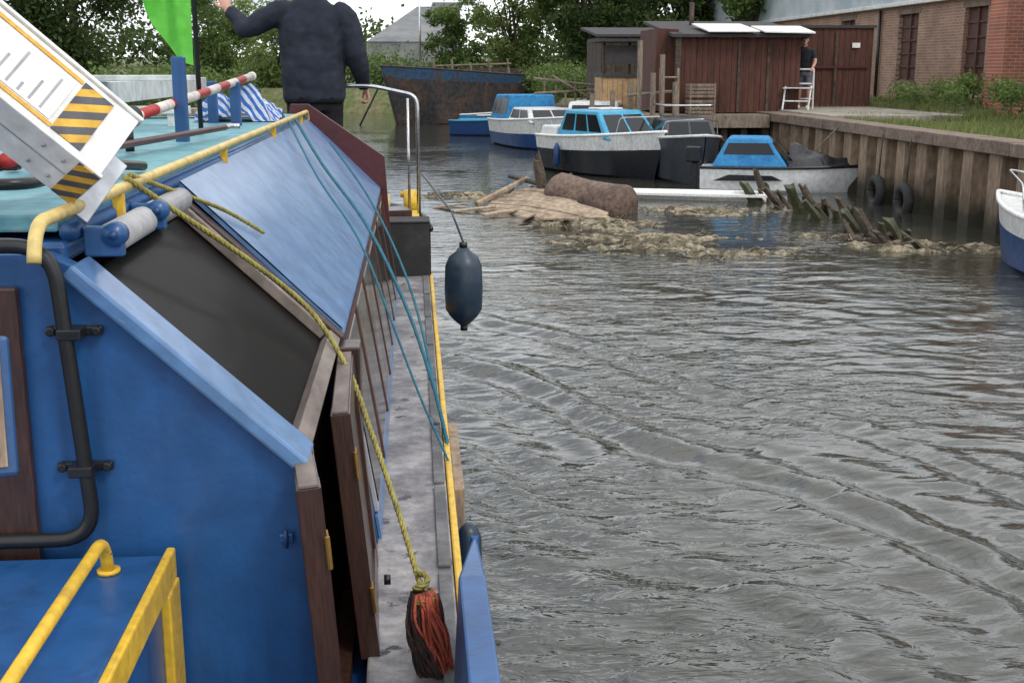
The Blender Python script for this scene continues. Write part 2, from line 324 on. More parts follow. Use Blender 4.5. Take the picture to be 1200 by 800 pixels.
# ------------------------------------------------------------ water
def watermat():
    m,nt,b=new_mat('canal_water'); L=nt.links
    tc=N(nt,'ShaderNodeTexCoord')
    b.inputs['Base Color'].default_value=(.040,.041,.032,1); b.inputs['Roughness'].default_value=.05; b.inputs['IOR'].default_value=1.45; b.inputs['Specular IOR Level'].default_value=.75
    def nz(sc,st,det,rot=12):
        mp=N(nt,'ShaderNodeMapping'); mp.inputs['Scale'].default_value=st; mp.inputs['Rotation'].default_value=(0,0,R(rot)); L.new(tc.outputs['Object'],mp.inputs[0])
        n=N(nt,'ShaderNodeTexNoise'); n.inputs['Scale'].default_value=sc; n.inputs['Detail'].default_value=det; n.inputs['Distortion'].default_value=.5; L.new(mp.outputs[0],n.inputs[0]); return n
    a=nz(8,(.6,1.25,1),3); c=nz(2.2,(.6,1.2,1),2,-8); g=nz(.33,(1,1,1),3)
    sp=N(nt,'ShaderNodeSeparateXYZ'); L.new(tc.outputs['Object'],sp.inputs[0])
    fy=N(nt,'ShaderNodeMapRange'); fy.inputs[1].default_value=8; fy.inputs[2].default_value=18; fy.inputs[3].default_value=1; fy.inputs[4].default_value=.22; L.new(sp.outputs[1],fy.inputs[0])
    gs=N(nt,'ShaderNodeMapRange'); gs.inputs[1].default_value=.42; gs.inputs[2].default_value=.58; gs.inputs[3].default_value=.2; gs.inputs[4].default_value=1.0; L.new(g.outputs[0],gs.inputs[0])
    ml=N(nt,'ShaderNodeMath',operation='MULTIPLY'); L.new(gs.outputs[0],ml.inputs[0]); L.new(fy.outputs[0],ml.inputs[1])
    b1=N(nt,'ShaderNodeBump'); b1.inputs['Distance'].default_value=.032; L.new(ml.outputs[0],b1.inputs['Strength']); L.new(a.outputs[0],b1.inputs['Height'])
    b2=N(nt,'ShaderNodeBump'); b2.inputs['Distance'].default_value=.045; L.new(fy.outputs[0],b2.inputs['Strength']); L.new(c.outputs[0],b2.inputs['Height']); L.new(b1.outputs[0],b2.inputs['Normal'])
    L.new(b2.outputs[0],b.inputs['Normal']); return m
rng=np.random.RandomState(3)
comps=[]
for i in range(26):
    lam=.20*(4.0**rng.rand()); a=rng.normal(1.35,.7); k=2*math.pi/lam; comps.append((k*math.cos(a),k*math.sin(a),lam*.0026,rng.rand()*6.28))
def wh(X,Y):
    z=np.zeros_like(X); fade=(1-sstep(8,16,Y))*(1-sstep(8,12,X))*sstep(-2,0,X)
    for kx,ky,a,p in comps: z+=a*np.sin(kx*X+ky*Y+p)
    z*=fade
    wob=.18*np.sin(.9*X+.4*Y)+.1*np.sin(2.3*X-1.1*Y)
    p=.87*X+.5*Y+wob
    for p0,wd,lam,am in ((4.75,.40,.42,.027),(5.9,.35,.42,.016),(3.6,.5,.36,.014)):
        z+=am*np.exp(-((p-p0)/wd)**2)*np.sin(2*math.pi*(p-p0)/lam)*(1-sstep(11,14,Y))*sstep(-.2,.3,X)
    return z
xs=np.unique(np.concatenate([np.linspace(-400,-12,12),np.linspace(-12,-.5,16),np.arange(-.5,10,.05),np.linspace(10,400,14)]))
ys=np.unique(np.concatenate([np.linspace(-80,1.5,10),np.arange(1.5,14,.045),np.linspace(14,40,160),np.linspace(40,70,30)]))
gridmesh('water',xs,ys,wh,watermat())

# ------------------------------------------------------------ foliage
def leaves(name,clumps,n,size,m,parent=None):
    c=np.array([x[:3] for x in clumps]); rad=np.array([x[3:6] for x in clumps]); k=len(clumps)
    wgt=(rad.prod(1))**.67; idx=np.random.choice(k,n,p=wgt/wgt.sum())
    d=np.random.normal(size=(n,3)); d/=np.linalg.norm(d,axis=1)[:,None]; rr=np.random.rand(n)**.42*(1+.25*np.random.normal(size=n))
    p=c[idx]+d*rad[idx]*rr[:,None]
    a=np.random.normal(size=(n,3)); a/=np.linalg.norm(a,axis=1)[:,None]; b=np.cross(a,np.random.normal(size=(n,3))); b/=np.linalg.norm(b,axis=1)[:,None]
    s=size*(.6+.8*np.random.rand(n))[:,None]
    v=np.stack([p-a*s,p+b*s*.5,p+a*s,p-b*s*.5],1).reshape(-1,3)
    me=bpy.data.meshes.new(name); me.vertices.add(4*n); me.vertices.foreach_set('co',v.ravel()); me.loops.add(4*n); me.loops.foreach_set('vertex_index',np.arange(4*n)); me.polygons.add(n)
    me.polygons.foreach_set('loop_start',np.arange(0,4*n,4)); me.polygons.foreach_set('loop_total',np.full(n,4)); me.update()
    cl=np.random.rand(k)[idx]; rv=np.clip(.15+.45*cl+.3*d[:,2]+.25*np.random.rand(n),0,1)  # tone varies at random per leaf and clump, lighter towards each clump's top
    at=me.attributes.new('tone','FLOAT','POINT'); at.data.foreach_set('value',np.repeat(rv,4))
    me.materials.append(M[m]); o=bpy.data.objects.new(name,me); COL.objects.link(o)
    if parent: o.parent=parent
    return o
def tree(name,x,y,z0,h,w,m='leafM',n=9000,size=.13,low=.25,nc=40):
    e=empty(name,(x,y,z0)); A=Acc()
    A.tube([(0,0,-.2),(.05*w,.02,h*.3),(.0,.05,h*.6),(.02,.0,h*.85)],[.03*h*.6,.022*h*.6,.013*h*.6,.005*h],8)
    cl=[]
    for i in range(nc):
        t=random.random(); zz=h*(low+(1-low)*t); ww=w*.5*math.sin(math.pi*min(1,(.18+.82*(1-t)))**.8)*1.0
        a=random.random()*6.28; r=ww*random.random()**.5
        cx,cy=math.cos(a)*r,math.sin(a)*r; s=w*random.uniform(.09,.19)
        cl.append((cx,cy,zz,s,s,s*random.uniform(.55,.9)))
        if i%4==0: 
            zb=h*(low*.6+.5*t*.6); A.tube([(0,0,zb),(cx*.5,cy*.5,(zb+zz)/2+.1*h*.2),(cx,cy,zz)],[.008*h,.005*h,.002*h],5)
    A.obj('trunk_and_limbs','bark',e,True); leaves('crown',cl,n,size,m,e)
    return e
def shrub(name,pts,n,size,m):
    return leaves(name,pts,n,size,m)
tree('broadleaf_tree',5.6,69,1.2,8.0,5.5,'leafL',14000,.11,.06,55)
tree('broadleaf_tree',10.0,66,1.2,11,8,'leafM',18000,.14,.06,60)
tree('broadleaf_tree',13.0,58,1.2,10,7.5,'leafD',20000,.13,.06,60)
tree('broadleaf_tree',9.0,61,1.2,8,6,'leafD',16000,.12,.05,55)
tree('broadleaf_tree',17,64,1.2,11,8,'leafD',14000,.15,.08,50)
tree('broadleaf_tree',14,50,1.2,8,5,'leafM',12000,.12,.05,50)
tree('broadleaf_tree',21,70,1.2,12,9,'leafD',12000,.16,.1)
tree('broadleaf_tree',13.5,72,1.2,11,9,'leafM',13000,.16,.05,50)
tree('broadleaf_tree',2.6,74,1.2,4.4,4,'leafM',7000,.12,.05)
tree('broadleaf_tree',26,76,1.2,12,9,'leafM',9000,.16,.1)
tree('willow_tree',-11.5,42,1.2,9,7.5,'leafD',30000,.085,.06,60)
tree('willow_tree',-15,36,1.2,10,7,'leafD',22000,.085,.08,50)
tree('willow_tree',-18.5,44,1.2,11,9,'leafD',20000,.11,.08,50)
tree('broadleaf_tree',-9.2,58,1.2,4.6,4.5,'leafM',12000,.09,.03)
tree('broadleaf_tree',-7.5,70,1.2,5,6,'leafL',9000,.10,.05)
sc=[]
for i in range(60):
    x=random.uniform(-14,14); sc.append((x,random.uniform(68,76),1.4+random.random()*.9,1.6,1.3,.9+.6*random.random()))
shrub('hedge_shrubs',sc,30000,.10,'leafM')
sc=[]
for i in range(120):
    x=random.uniform(-90,110); sc.append((x,random.uniform(125,150),3.5+random.random()*2.2,6,5,2.2+1.4*random.random()))
shrub('distant_tree_line',sc,34000,.34,'leafD')
sc=[(random.uniform(8.6,13),random.uniform(40,52),1.6+random.random()*.8,.9,.9,.7) for i in range(26)]
shrub('bank_shrubs',sc,16000,.07,'leafM')
sc=[(random.uniform(5.4,7.0),random.uniform(44,60),1.4+random.random()*.6,.8,1.2,.6) for i in range(24)]
shrub('bank_shrubs',sc,16000,.07,'leafM')
sc=[(random.uniform(-9.6,-7.6),random.uniform(20,60),1.0+random.random()*.8,.9,1.2,.7) for i in range(50)]
shrub('bank_shrubs',sc,20000,.08,'leafM')
def grass(name,regs,n,hgt,m='grass'):
    P=[];rv=[]
    for (x0,x1,y0,y1,z,dens) in regs:
        k=int(n*dens); x=np.random.uniform(x0,x1,k); y=np.random.uniform(y0,y1,k)
        keep=(np.sin(x*2.1+1)*np.cos(y*1.3)+.6*np.sin(x*5+y*4))>-.5; x=x[keep];y=y[keep];k=len(x)
        zz=th(x,y) if z is None else np.full(k,z)
        h=hgt*(.4+np.random.rand(k)); a=np.random.rand(k)*6.28; w=.012
        lean=np.random.normal(size=(k,2))*.35*h[:,None]
        b=np.stack([x,y,zz-.02],1)
        P.append(np.stack([b+np.stack([np.cos(a)*w,np.sin(a)*w,0*a],1),b-np.stack([np.cos(a)*w,np.sin(a)*w,0*a],1),b+np.stack([lean[:,0],lean[:,1],h],1)],1)); rv.append(np.random.rand(k))
    v=np.concatenate(P).reshape(-1,3); rv=np.concatenate(rv); k=len(rv)
    me=bpy.data.meshes.new(name); me.vertices.add(3*k); me.vertices.foreach_set('co',v.ravel()); me.loops.add(3*k); me.loops.foreach_set('vertex_index',np.arange(3*k)); me.polygons.add(k)
    me.polygons.foreach_set('loop_start',np.arange(0,3*k,3)); me.polygons.foreach_set('loop_total',np.full(k,3)); me.update()
    at=me.attributes.new('tone','FLOAT','POINT'); at.data.foreach_set('value',np.repeat(rv,3)); me.materials.append(M[m])
    o=bpy.data.objects.new(name,me); COL.objects.link(o)
grass('bank_grass',[(9.3,14.2,14,34,None,1),(8.7,12,14,24.3,None,.5)],32000,.15)
sc=[(random.uniform(10.5,14.1),random.uniform(18,27),1.75+random.random()*.15,.3,.4,.18+.2*random.random()) for i in range(22)]
shrub('bank_weeds',sc,8000,.04,'leafM')
sc=[(12.3,22.4,2.1,.35,.4,.35),(12.6,21.8,1.9,.4,.4,.3),(12.9,27.5,1.9,.3,.6,.3)]
shrub('bank_weeds',sc,2600,.045,'leafL')

# ------------------------------------------------------------ quay
q=empty('quay_wall')
prof=[]; y=2.0
while y<36:
    for dx,dy in ((0,0),(0,.36),(.24,.42),(.24,.78)): prof.append((8.20+dx+random.uniform(-.012,.012),y+dy))
    y+=.84
v=[(x,yy,-1) for x,yy in prof]+[(x+.01,yy,1.14) for x,yy in prof]; n=len(prof)
f=[(i+1,i,i+n,i+n+1) for i in range(n-1)]
def pilemat():
    m=mat('tarnished_sheet_piling',(.27,.195,.135),.85,c2=(.13,.09,.06),scale=2.2,stretch=(1,2,.5),bump=.7,bscale=18,var=.3,dist=.01,streak=.4)
    nt=m.node_tree; L=nt.links; b=nt.nodes['Principled BSDF']; src=b.inputs['Base Color'].links[0].from_socket
    tc=N(nt,'ShaderNodeTexCoord'); s=N(nt,'ShaderNodeSeparateXYZ'); L.new(tc.outputs['Object'],s.inputs[0])
    nn=N(nt,'ShaderNodeTexNoise'); nn.inputs['Scale'].default_value=3; L.new(tc.outputs['Object'],nn.inputs[0])
    ad=N(nt,'ShaderNodeMath',operation='MULTIPLY_ADD'); ad.inputs[1].default_value=.5; L.new(nn.outputs[0],ad.inputs[0]); 
    sb=N(nt,'ShaderNodeMath',operation='SUBTRACT'); L.new(s.outputs[2],sb.inputs[0]); sb.inputs[1].default_value=.25; L.new(sb.outputs[0],ad.inputs[2])
    mr=N(nt,'ShaderNodeMapRange'); mr.inputs[1].default_value=.15; mr.inputs[2].default_value=.6; L.new(ad.outputs[0],mr.inputs[0])
    mx=N(nt,'ShaderNodeMix',data_type='RGBA'); mx.inputs[6].default_value=(.035,.030,.018,1); L.new(mr.outputs[0],mx.inputs[0]); L.new(src,mx.inputs[7]); L.new(mx.outputs[2],b.inputs['Base Color'])
    return m
M['pile']=pilemat()
mesh('sheet_piling',v,f,'pile',q)
y=-3
A=Acc()
while y<36:
    l=random.uniform(2.2,3.0); A.box((8.11+random.uniform(-.01,.01),y,1.12),(8.62,y+l-.02,1.31+random.uniform(-.01,.01))); y+=l
A.obj('coping','concrete',q,bevel=.015)
box('quay_hardstanding',(8.62,24.5,1.0),(11.6,34,1.345),'yard',q,.01)
for yy,zz in ((19.1,.17),(20.3,.2)):
    e=empty('tyre_fender',(8.02,yy,zz)); A=Acc()
    P=[Vector((0,math.cos(t)*.22,math.sin(t)*.22)) for t in [2*math.pi*i/28 for i in range(29)]]
    A.tube(P,[.085]*29,10); A.obj('tyre','rubber',e,True); tube('lashing',[(.03,0,.28),(.06,0,1.0)],.012,'timberdk',e)
e=empty('mooring_line'); rope('line',[(8.2,22.6,1.3),(7.9,22.7,.95),(7.6,22.8,.62)],.018,'timber',e,pitch=.12)

# ------------------------------------------------------------ warehouse
wh_=empty('brick_warehouse')
X0=14.3; ztop=4.05
wins=[(38.9,40.2),(33.9,35.3),(29.7,31.0),(25,26.2)]
A=Acc(); z0=1.1; cur=60
for a,b in sorted(wins,reverse=True):
    A.box((X0,b,z0),(X0+.35,cur,ztop)); A.box((X0,a,z0),(X0+.35,b,1.95)); A.box((X0,a,3.82),(X0+.35,b,ztop)); cur=a
A.box((X0,16,z0),(X0+.35,cur,ztop)); A.obj('walls','brickA',wh_)
A=Acc(); B=Acc()
for a,b in wins:
    A.box((X0+.12,a,1.95),(X0+.18,b,3.82)); A.box((X0+.06,(a+b)/2-.04,1.95),(X0+.12,(a+b)/2+.04,3.82))
    for k in range(5): zz=1.95+.37*k; A.box((X0+.08,a,zz),(X0+.12,b,zz+.05))
    B.box((X0-.06,a-.08,1.88),(X0+.1,b+.08,1.95)); B.box((X0-.015,a-.1,3.82),(X0+.1,b+.1,3.98))
A.obj('shutters','winbrown',wh_); B.obj('sills_and_lintels','concrete',wh_)
box('cladding',(X0-.08,16,ztop+.12),(X0+.3,60.05,6.2),'clad',wh_,0)
box('gutter',(X0-.2,16,ztop),(X0-.05,60.1,ztop+.12),'offwhite',wh_,.02)
tube('downpipe',[(X0-.08,36.6,4.0),(X0-.08,36.6,1.3)],.05,'black',wh_)
mesh('roof',[(X0-.2,15.8,6.2),(X0-.2,60.3,6.2),(X0+8,60.3,8.4),(X0+8,15.8,8.4),(X0+16,60.3,6.2),(X0+16,15.8,6.2)],[(0,3,2,1),(3,5,4,2)],'clad',wh_)
mesh('gable',[(X0,60,1),(X0+16,60,1),(X0+16,60,6.2),(X0+8,60,8.4),(X0,60,6.2)],[(0,1,2,3,4)],'brickB',wh_)
bw=empty('brick_wall'); box('pier',(12.95,26.0,1.1),(14.25,26.8,5),'brickB',bw,0)
bl=empty('low_brick_wall'); box('wall_body',(12.0,23.2,1.3),(13.3,24.2,1.95),'brickB',bl,0); box('cap',(11.95,23.15,1.95),(13.35,24.25,2.02),'concrete',bl)

# ------------------------------------------------------------ sheds
def plank_shed(name,x0,x1,y0,y1,z0,z1,zr,overh=.2,m='shed'):
    e=empty(name); A=Acc(); x=x0
    while x<x1-.01:
        w_=min(.14,x1-x); A.box((x+.004,y0-random.uniform(0,.012),z0),(x+w_-.004,y0+.03,z1)); x+=w_
    y=y0+.03
    while y<y1:
        for xx in (x0,x1): A.box((xx-.012-random.uniform(0,.01),y+.004,z0),(xx+.012,min(y+.14,y1)-.004,z1))
        y+=.14
    A.box((x0+.03,y0+.04,z0),(x1-.03,y1,z1-.02)); A.obj('board_walls',m,e)
    mesh('roof',[(x0-overh,y0-overh,z1),(x1+overh,y0-overh,z1),(x1+overh,y1+overh,zr),(x0-overh,y1+overh,zr),(x0-overh,y0-overh,z1+.07),(x1+overh,y0-overh,z1+.07),(x1+overh,y1+overh,zr+.07),(x0-overh,y1+overh,zr+.07)],BOXF,'felt',e)
    return e
s1=plank_shed('timber_shed',6.2,9.1,28.2,31.5,1.28,3.0,3.42)
obox('corner_post',(6.17,28.15,1.6),(.12,.12,3.0),'timberdk',s1)
mesh('roof_sheet',[(6.8,27.85,3.11),(8.0,27.85,3.11),(8.0,29.6,3.33),(6.8,29.6,3.33),(6.8,27.85,3.14),(8.0,27.85,3.14),(8.0,29.6,3.36),(6.8,29.6,3.36)],BOXF,'white',s1)
mesh('roof_sheet_2',[(8.1,27.8,3.10),(9.3,27.8,3.08),(9.3,29.0,3.26),(8.1,29.0,3.26),(8.1,27.8,3.13),(9.3,27.8,3.11),(9.3,29.0,3.29),(8.1,29.0,3.29)],BOXF,'white',s1)
obox('side_lean_to',(5.95,29.6,2.25),(.5,2.2,1.9),'shed',s1,(0,R(3),0)); tube('stove_pipe',[(7.0,30.5,3.1),(7.0,30.5,3.9)],.06,'rust',s1)
box('shed_door_frame',(7.6,28.165,1.3),(7.66,28.186,2.9),'timberdk',s1,0); box('shed_door_frame_2',(8.3,28.165,1.3),(8.36,28.186,2.9),'timberdk',s1,0)
A=Acc()
for i in range(7):
    for yy in (27.3,29,31): A.tube([(5.2+i*.48,yy,-1),(5.2+i*.48+random.uniform(-.04,.04),yy,1.2)],.09,7,1)
A.box((5.0,27.1,1.14),(8.09,32,1.26),0); A.box((5.0,27.05,.98),(8.09,27.12,1.24),0)
for i in range(5): A.box((5.3+i*.5,27.15+random.random()*.5,.3),(5.7+i*.5,27.6,1.1),1)
A.tube([(5.1,27.2,1.15),(6.3,27.3,.1)],.05,6,1); A.tube([(6.6,27.2,1.1),(7.8,27.3,.1)],.05,6,1)
A.obj('timber_landing_stage',['timber','timberdk'])
s2=plank_shed('timber_shed',9.75,11.6,30.2,33,1.34,3.28,3.3,overh=.05)
box('door_frame',(10.62,30.16,1.36),(10.68,30.185,3.2),'timberdk',s2,0); box('notice',(11.05,30.15,2.8),(11.25,30.18,2.92),'white',s2,0)
box('lock_bar',(9.85,30.15,2.3),(11.5,30.18,2.36),'darkred',s2,0)
s3=plank_shed('timber_shed',5.6,9.0,36,39,1.3,3.2,3.5,m='timberdk')
s4=plank_shed('timber_shed',5.2,6.7,33.2,34.6,1.2,2.05,2.1,.03,m='tan')
box('window_board',(5.25,33.1,2.4),(6.6,33.14,2.9),'felt',s4,0)
for i in range(3): obox('frame_post_%d'%i,(5.25+.7*i,33.3,2.2),(.07,.07,1.8),'timberdk',s4)
box('frame_roof',(5.0,32.9,3.0),(6.9,34.8,3.08),'felt',s4,0)
A=Acc()
for i in range(9):
    x=4.0+i*.33; yy=37+random.uniform(-.3,.3); A.tube([(x,yy,-.8),(x+random.uniform(-.12,.12),yy,1.6+random.random()*.7)],.035,6)
A.tube([(3.7,37,1.55),(7,36.8,1.75)],.04,6); A.tube([(3.7,37,2.0),(6.4,36.9,1.7)],.035,6); A.tube([(4.0,37,1.2),(7,36.8,1.15)],.06,6)
A.tube([(4.2,36.9,2.1),(5.6,36.8,1.3)],.03,6); A.tube([(5.0,36.9,1.3),(6.2,36.8,2.1)],.03,6)
A.obj('timber_railing','timber')
A=Acc()
for x,yy,h in ((5.05,26.9,2.9),(5.3,26.6,2.2),(5.6,27.0,2.6),(4.9,27.6,2.0),(4.7,28.2,1.8),(5.9,26.9,2.0),(4.4,29.5,1.7)):
    A.tube([(x,yy,-1),(x+random.uniform(-.08,.08),yy,h)],.06,8)
A.tube([(4.9,27.5,1.7),(5.9,26.9,1.8)],.035,6)
A.obj('mooring_posts','timber')
e=empty('wooden_ladder',(5.75,26.95,0)); A=Acc()
for x in (-.2,.2): A.tube([(x,-.1,-.5),(x,.15,2.3)],.03,6)
for i in range(9): z=-.3+.3*i; y_=-.1+.25*(z+.5)/2.8; A.tube([(-.2,y_,z),(.2,y_,z)],.02,6)
A.obj('rails_and_rungs','woodlt',e)
e=empty('mooring_buoy',(5.45,26.5,.9)); A=Acc(); A.tube([(0,0,-.22),(0,0,-.16),(0,0,0),(0,0,.16),(0,0,.22)],[.03,.12,.16,.12,.04],12); A.obj('float','white',e,True); tube('eye',[(0,0,.2),(0,0,.4)],.02,'rubber',e)
e=empty('crate_stack',(6.6,27.6,1.27)); A=Acc()
for k in range(2):
    for i in range(4): A.box((-.3,-.22,.02+.36*k+.08*i),(.3,.22,.08+.36*k+.08*i))
    for x in (-.3,.26): A.box((x,-.235,.0+.36*k),(x+.04,-.222,.34+.36*k))
A.obj('crates','timber',e)
e=empty('factory_building')
mesh('hall_roof',[(-4,110,4.6),(3.2,110,4.6),(3.2,118,8.0),(.6,118,8.0)],[(0,1,2,3)],'cladg',e)
mesh('hall_walls',[(-4,110.1,2.5),(3.2,110.1,2.5),(3.2,110.1,4.6),(-4,110.1,4.6),(3.2,118,2.5),(3.2,118,8.0),(.6,118,8),(-4,118,2.5)],[(0,1,2,3),(1,4,5,2),(0,3,6,7)],'cladg',e)
mesh('stair_tower',boxv((2.0,116,3),(4.6,122,8.3)),BOXF,'cladg',e)
e=empty('lamp_mast',(.45,66,1.2)); tube('pole',[(0,0,0),(0,0,6)],.05,'steel',e); obox('head',(.2,0,6),(.5,.12,.08),'grey',e)

# ------------------------------------------------------------ small boats
def hull(e,Ln,B,Hh,ms,draft=.2,rake=.35,stern=.85,n=16,band=.5,rub='white',bowpow=2.3,smooth=True,sheer=.28):
    v=[];f=[];mi=[]
    def ring(t):
        hw=B/2*(stern+(1-stern)*min(1,t/.35))*(1-max(0,(t-.42)/.58)**bowpow); hw=max(hw,.012); zs=Hh*(1+sheer*t*t); y=-Ln/2+Ln*t
        pts=[(hw,zs),(hw*.99,zs*.93),(hw*.94,zs*band),(hw*.86,.03),(hw*.5,-draft*.7),(0,-draft)]
        full=pts+[(-a,b) for a,b in pts[-2::-1]]
        return [(a,y+rake*(b/zs)*t**3,b) for a,b in full]
    k=11
    for i in range(n+1): v+=ring(i/n)
    for i in range(n):
        for j in range(k-1):
            a=i*k+j; f.append((a,a+1,a+k+1,a+k)); jj=j if j<5 else 9-j; mi.append([0,0,1,1,1][jj])
    o=mesh('hull',v,f,ms,e,smooth,mi)
    b=o.modifiers.new('es','EDGE_SPLIT'); b.split_angle=R(35)
    mesh('transom',v[:k],[tuple(range(k-1,-1,-1))],ms[0],e)
    v=[];f=[]
    for i in range(n+1):
        r=ring(i/n); v.append((r[0][0]*.96,r[0][1],r[0][2]-.02)); v.append((-r[0][0]*.96,r[0][1],r[0][2]-.02))
    for i in range(n): f.append((2*i,2*i+2,2*i+3,2*i+1))
    mesh('deck',v,f,ms[2],e)
    P=[ring(i/n)[0] for i in range(n+1)]; Q=[ring(i/n)[k-1] for i in range(n+1)]
    tube('rub_rail',P+Q[::-1],.03,rub,e,6)
def cab(e,nm,yb,yt,wb,wt,z0,z1,m,front=2,side=2,back=1,glass='glass',bev=.04,vf=(.25,.85)):
    V=[Vector(x) for x in ((-wb/2,yb[0],z0),(wb/2,yb[0],z0),(wb/2,yb[1],z0),(-wb/2,yb[1],z0),(-wt/2,yt[0],z1),(wt/2,yt[0],z1),(wt/2,yt[1],z1),(-wt/2,yt[1],z1))]
    mesh(nm,V,BOXF,m,e,bevel=bev)
    A=Acc()
    def row(qd,n_):
        for i in range(n_): pane(A,qd,.06+.88*i/n_+.02,.06+.88*(i+1)/n_-.02,vf[0],vf[1],.008)
    if front: row([V[2],V[3],V[7],V[6]],front)
    if side: row([V[1],V[2],V[6],V[5]],side); row([V[3],V[0],V[4],V[7]],side)
    if back: row([V[0],V[1],V[5],V[4]],back)
    if A.v: A.obj(nm+'_windows',glass,e)
def outboard(e,y,z):
    A=Acc(); A.box((-.13,y-.32,z),(.13,y-.02,z+.3),0); A.box((-.05,y-.22,z-.75),(.05,y-.08,z),0); A.box((-.03,y-.3,z-.78),(.03,y-.02,z-.7),0)
    A.obj('outboard_motor','hullblack',e,bevel=.04)
e=empty('cabin_cruiser',(4.3,26.8,.02),R(-155)); hull(e,3.7,1.75,.78,['offwhite','hullblack','offwhite'],band=.62)
cab(e,'cabin',(-1.0,1.1),(-.8,.5),1.4,1.15,.78,1.38,'cruiserblue',2,3,1); box('foredeck',(-.45,.8,.84),(.45,1.35,.92),'cruiserblue',e,.03)
cab(e,'cockpit',(-1.75,-1.05),(-1.7,-1.05),1.4,1.3,.7,1.0,'offwhite',0,0,0)
tube('pulpit',round_path([(-.45,1.0,.85),(-.4,1.1,1.25),(0,2.0,1.3),(.4,1.1,1.25),(.45,1.0,.85)],.1),.013,'steel',e)
outboard(e,-1.85,.6); box('roof_hatch',(-.3,-.3,1.38),(.3,.2,1.43),'offwhite',e,.02)
for i,(x,y) in enumerate(((.93,-.6),(-.93,.2),(-.9,-.7))): tube('side_fender_%d'%i,[(x,y,.65),(x,y,.55),(x,y,.2),(x,y,.12)],[.02,.07,.07,.02],'navy',e)
e=empty('cabin_boat',(5.78,25.6,.02),R(178)); hull(e,4.0,1.5,.78,['hullgrey','hullgrey','offwhite'],band=.8,rub='offwhite')
cab(e,'cabin',(-1.4,.9),(-1.3,.5),1.15,.95,.78,1.25,'hullgrey',2,3,1)
tube('roof_rail',round_path([(-.5,-1.0,1.25),(-.5,-1.0,1.52),(-.5,.5,1.52),(.5,.5,1.52),(.5,-1.0,1.52),(.5,-1.0,1.25)],.08),.018,'steel',e)
tube('bow_rail',round_path([(-.6,.6,.85),(-.55,.8,1.2),(0,2.0,1.3),(.55,.8,1.2),(.6,.6,.85)],.1),.014,'steel',e); outboard(e,-2.0,.7)
box('rolled_cover',(-.45,-1.9,.8),(.45,-1.5,1.1),'offwhite',e,.08)
e=empty('speedboat',(7.0,22.7,.02),R(-108)); hull(e,2.9,1.4,.44,['gel','gel','gel'],band=.6,rub='hullblack',sheer=.12,draft=.25)
cab(e,'canopy',(-1.25,.20),(-.95,-.2),1.2,.92,.44,1.0,'canvasblue',1,1,0,vf=(.45,.82)) 
A=Acc(); qd=[Vector(x) for x in ((.54,.25,.55),(-.54,.25,.55),(-.42,-.12,.94),(.42,-.12,.94))]
for a_,b_ in ((0,.31),(.35,.65),(.69,1)): pane(A,qd,a_,b_,.05,.9,.05)
A.obj('windscreen','glass',e)
v=[];f=[]
nx=20
for i in range(nx):
    for j in range(nx):
        u=i/(nx-1)*2-1; w_=j/(nx-1); hw=.64*(1-max(0,(w_-.1)/.95)**2.2)
        v.append((u*hw,.20+1.15*w_,.47+.40*(1-abs(u)**1.5)*(1-w_*.85)+.04*math.sin(7*u+9*w_)*(1-u*u)+.03*math.sin(15*w_)*(1-u*u)))
for i in range(nx-1):
    for j in range(nx-1): a=i*nx+j; f.append((a,a+nx,a+nx+1,a+1))
mesh('bow_cover',v,f,'tarp',e,True); outboard(e,-1.45,.5)
for s in (-1,1): mesh('hull_graphic_%d'%(s+1),[(s*.700,-1.2,.20),(s*.700,.1,.22),(s*.703,-.1,.31),(s*.703,-.9,.32)],[(0,1,2,3)],'hullblack',e)
e=empty('cabin_cruiser',(3.75,36.0,.02),R(-165)); hull(e,4.6,2.0,.75,['offwhite','navy','offwhite'],band=.5)
cab(e,'cabin',(-.6,1.4),(-.5,.8),1.6,1.3,.75,1.15,'offwhite',2,2,0); cab(e,'canopy',(-2.1,-.6),(-1.9,-.6),1.7,1.4,.75,1.5,'canvasblue',0,2,1)
e=empty('cabin_boat',(5.0,33.0,.02),R(165)); hull(e,4.4,1.8,.8,['canvasblue','navy','offwhite']); cab(e,'cabin',(-1.4,1.0),(-1.2,.7),1.5,1.3,.8,1.4,'offwhite',2,3,1); outboard(e,-2.2,.7)
e=empty('dinghy',(2.75,42.5,.02),R(-110)); hull(e,2.8,1.3,.5,['navy','navy','timberdk'],rub='cruiserblue'); box('thwart',(-.55,-.1,.5),(.55,.15,.55),'timber',e); cab(e,'cuddy',(.1,.9),(.2,.7),.8,.6,.48,.75,'canvasblue',1,1,0)
e=empty('dinghy',(3.5,45.5,.02),R(-60)); hull(e,3.4,1.4,.6,['canvasblue','navy','timberdk'],rub='offwhite'); box('thwart',(-.6,-.1,.6),(.6,.15,.65),'timber',e)
e=empty('cabin_boat',(7.38,12.55,.02),R(1)); hull(e,3.6,1.25,.60,['offwhite','navy','offwhite'],band=.62,rub='white',rake=.2); cab(e,'cabin',(-1.3,.4),(-1.2,.1),1.0,.85,.62,1.0,'offwhite',2,2,0)
tube('bow_rail',round_path([(-.42,.6,.68),(-.40,.7,.98),(0,1.8,1.06),(.40,.7,.98),(.42,.6,.68)],.1),.012,'steel',e)
e=empty('derelict_barge',(2.05,54.5,.0),R(146)); hull(e,9.5,4.1,2.0,['rustblue','bargehull','timberdk'],draft=.6,rake=1.1,band=.80,rub='bargehull',bowpow=3.2,n=30,sheer=.2)
box('wheelhouse_remains',(-1.2,-4.2,1.95),(1.2,-2.6,2.3),'rust',e); A=Acc(); 
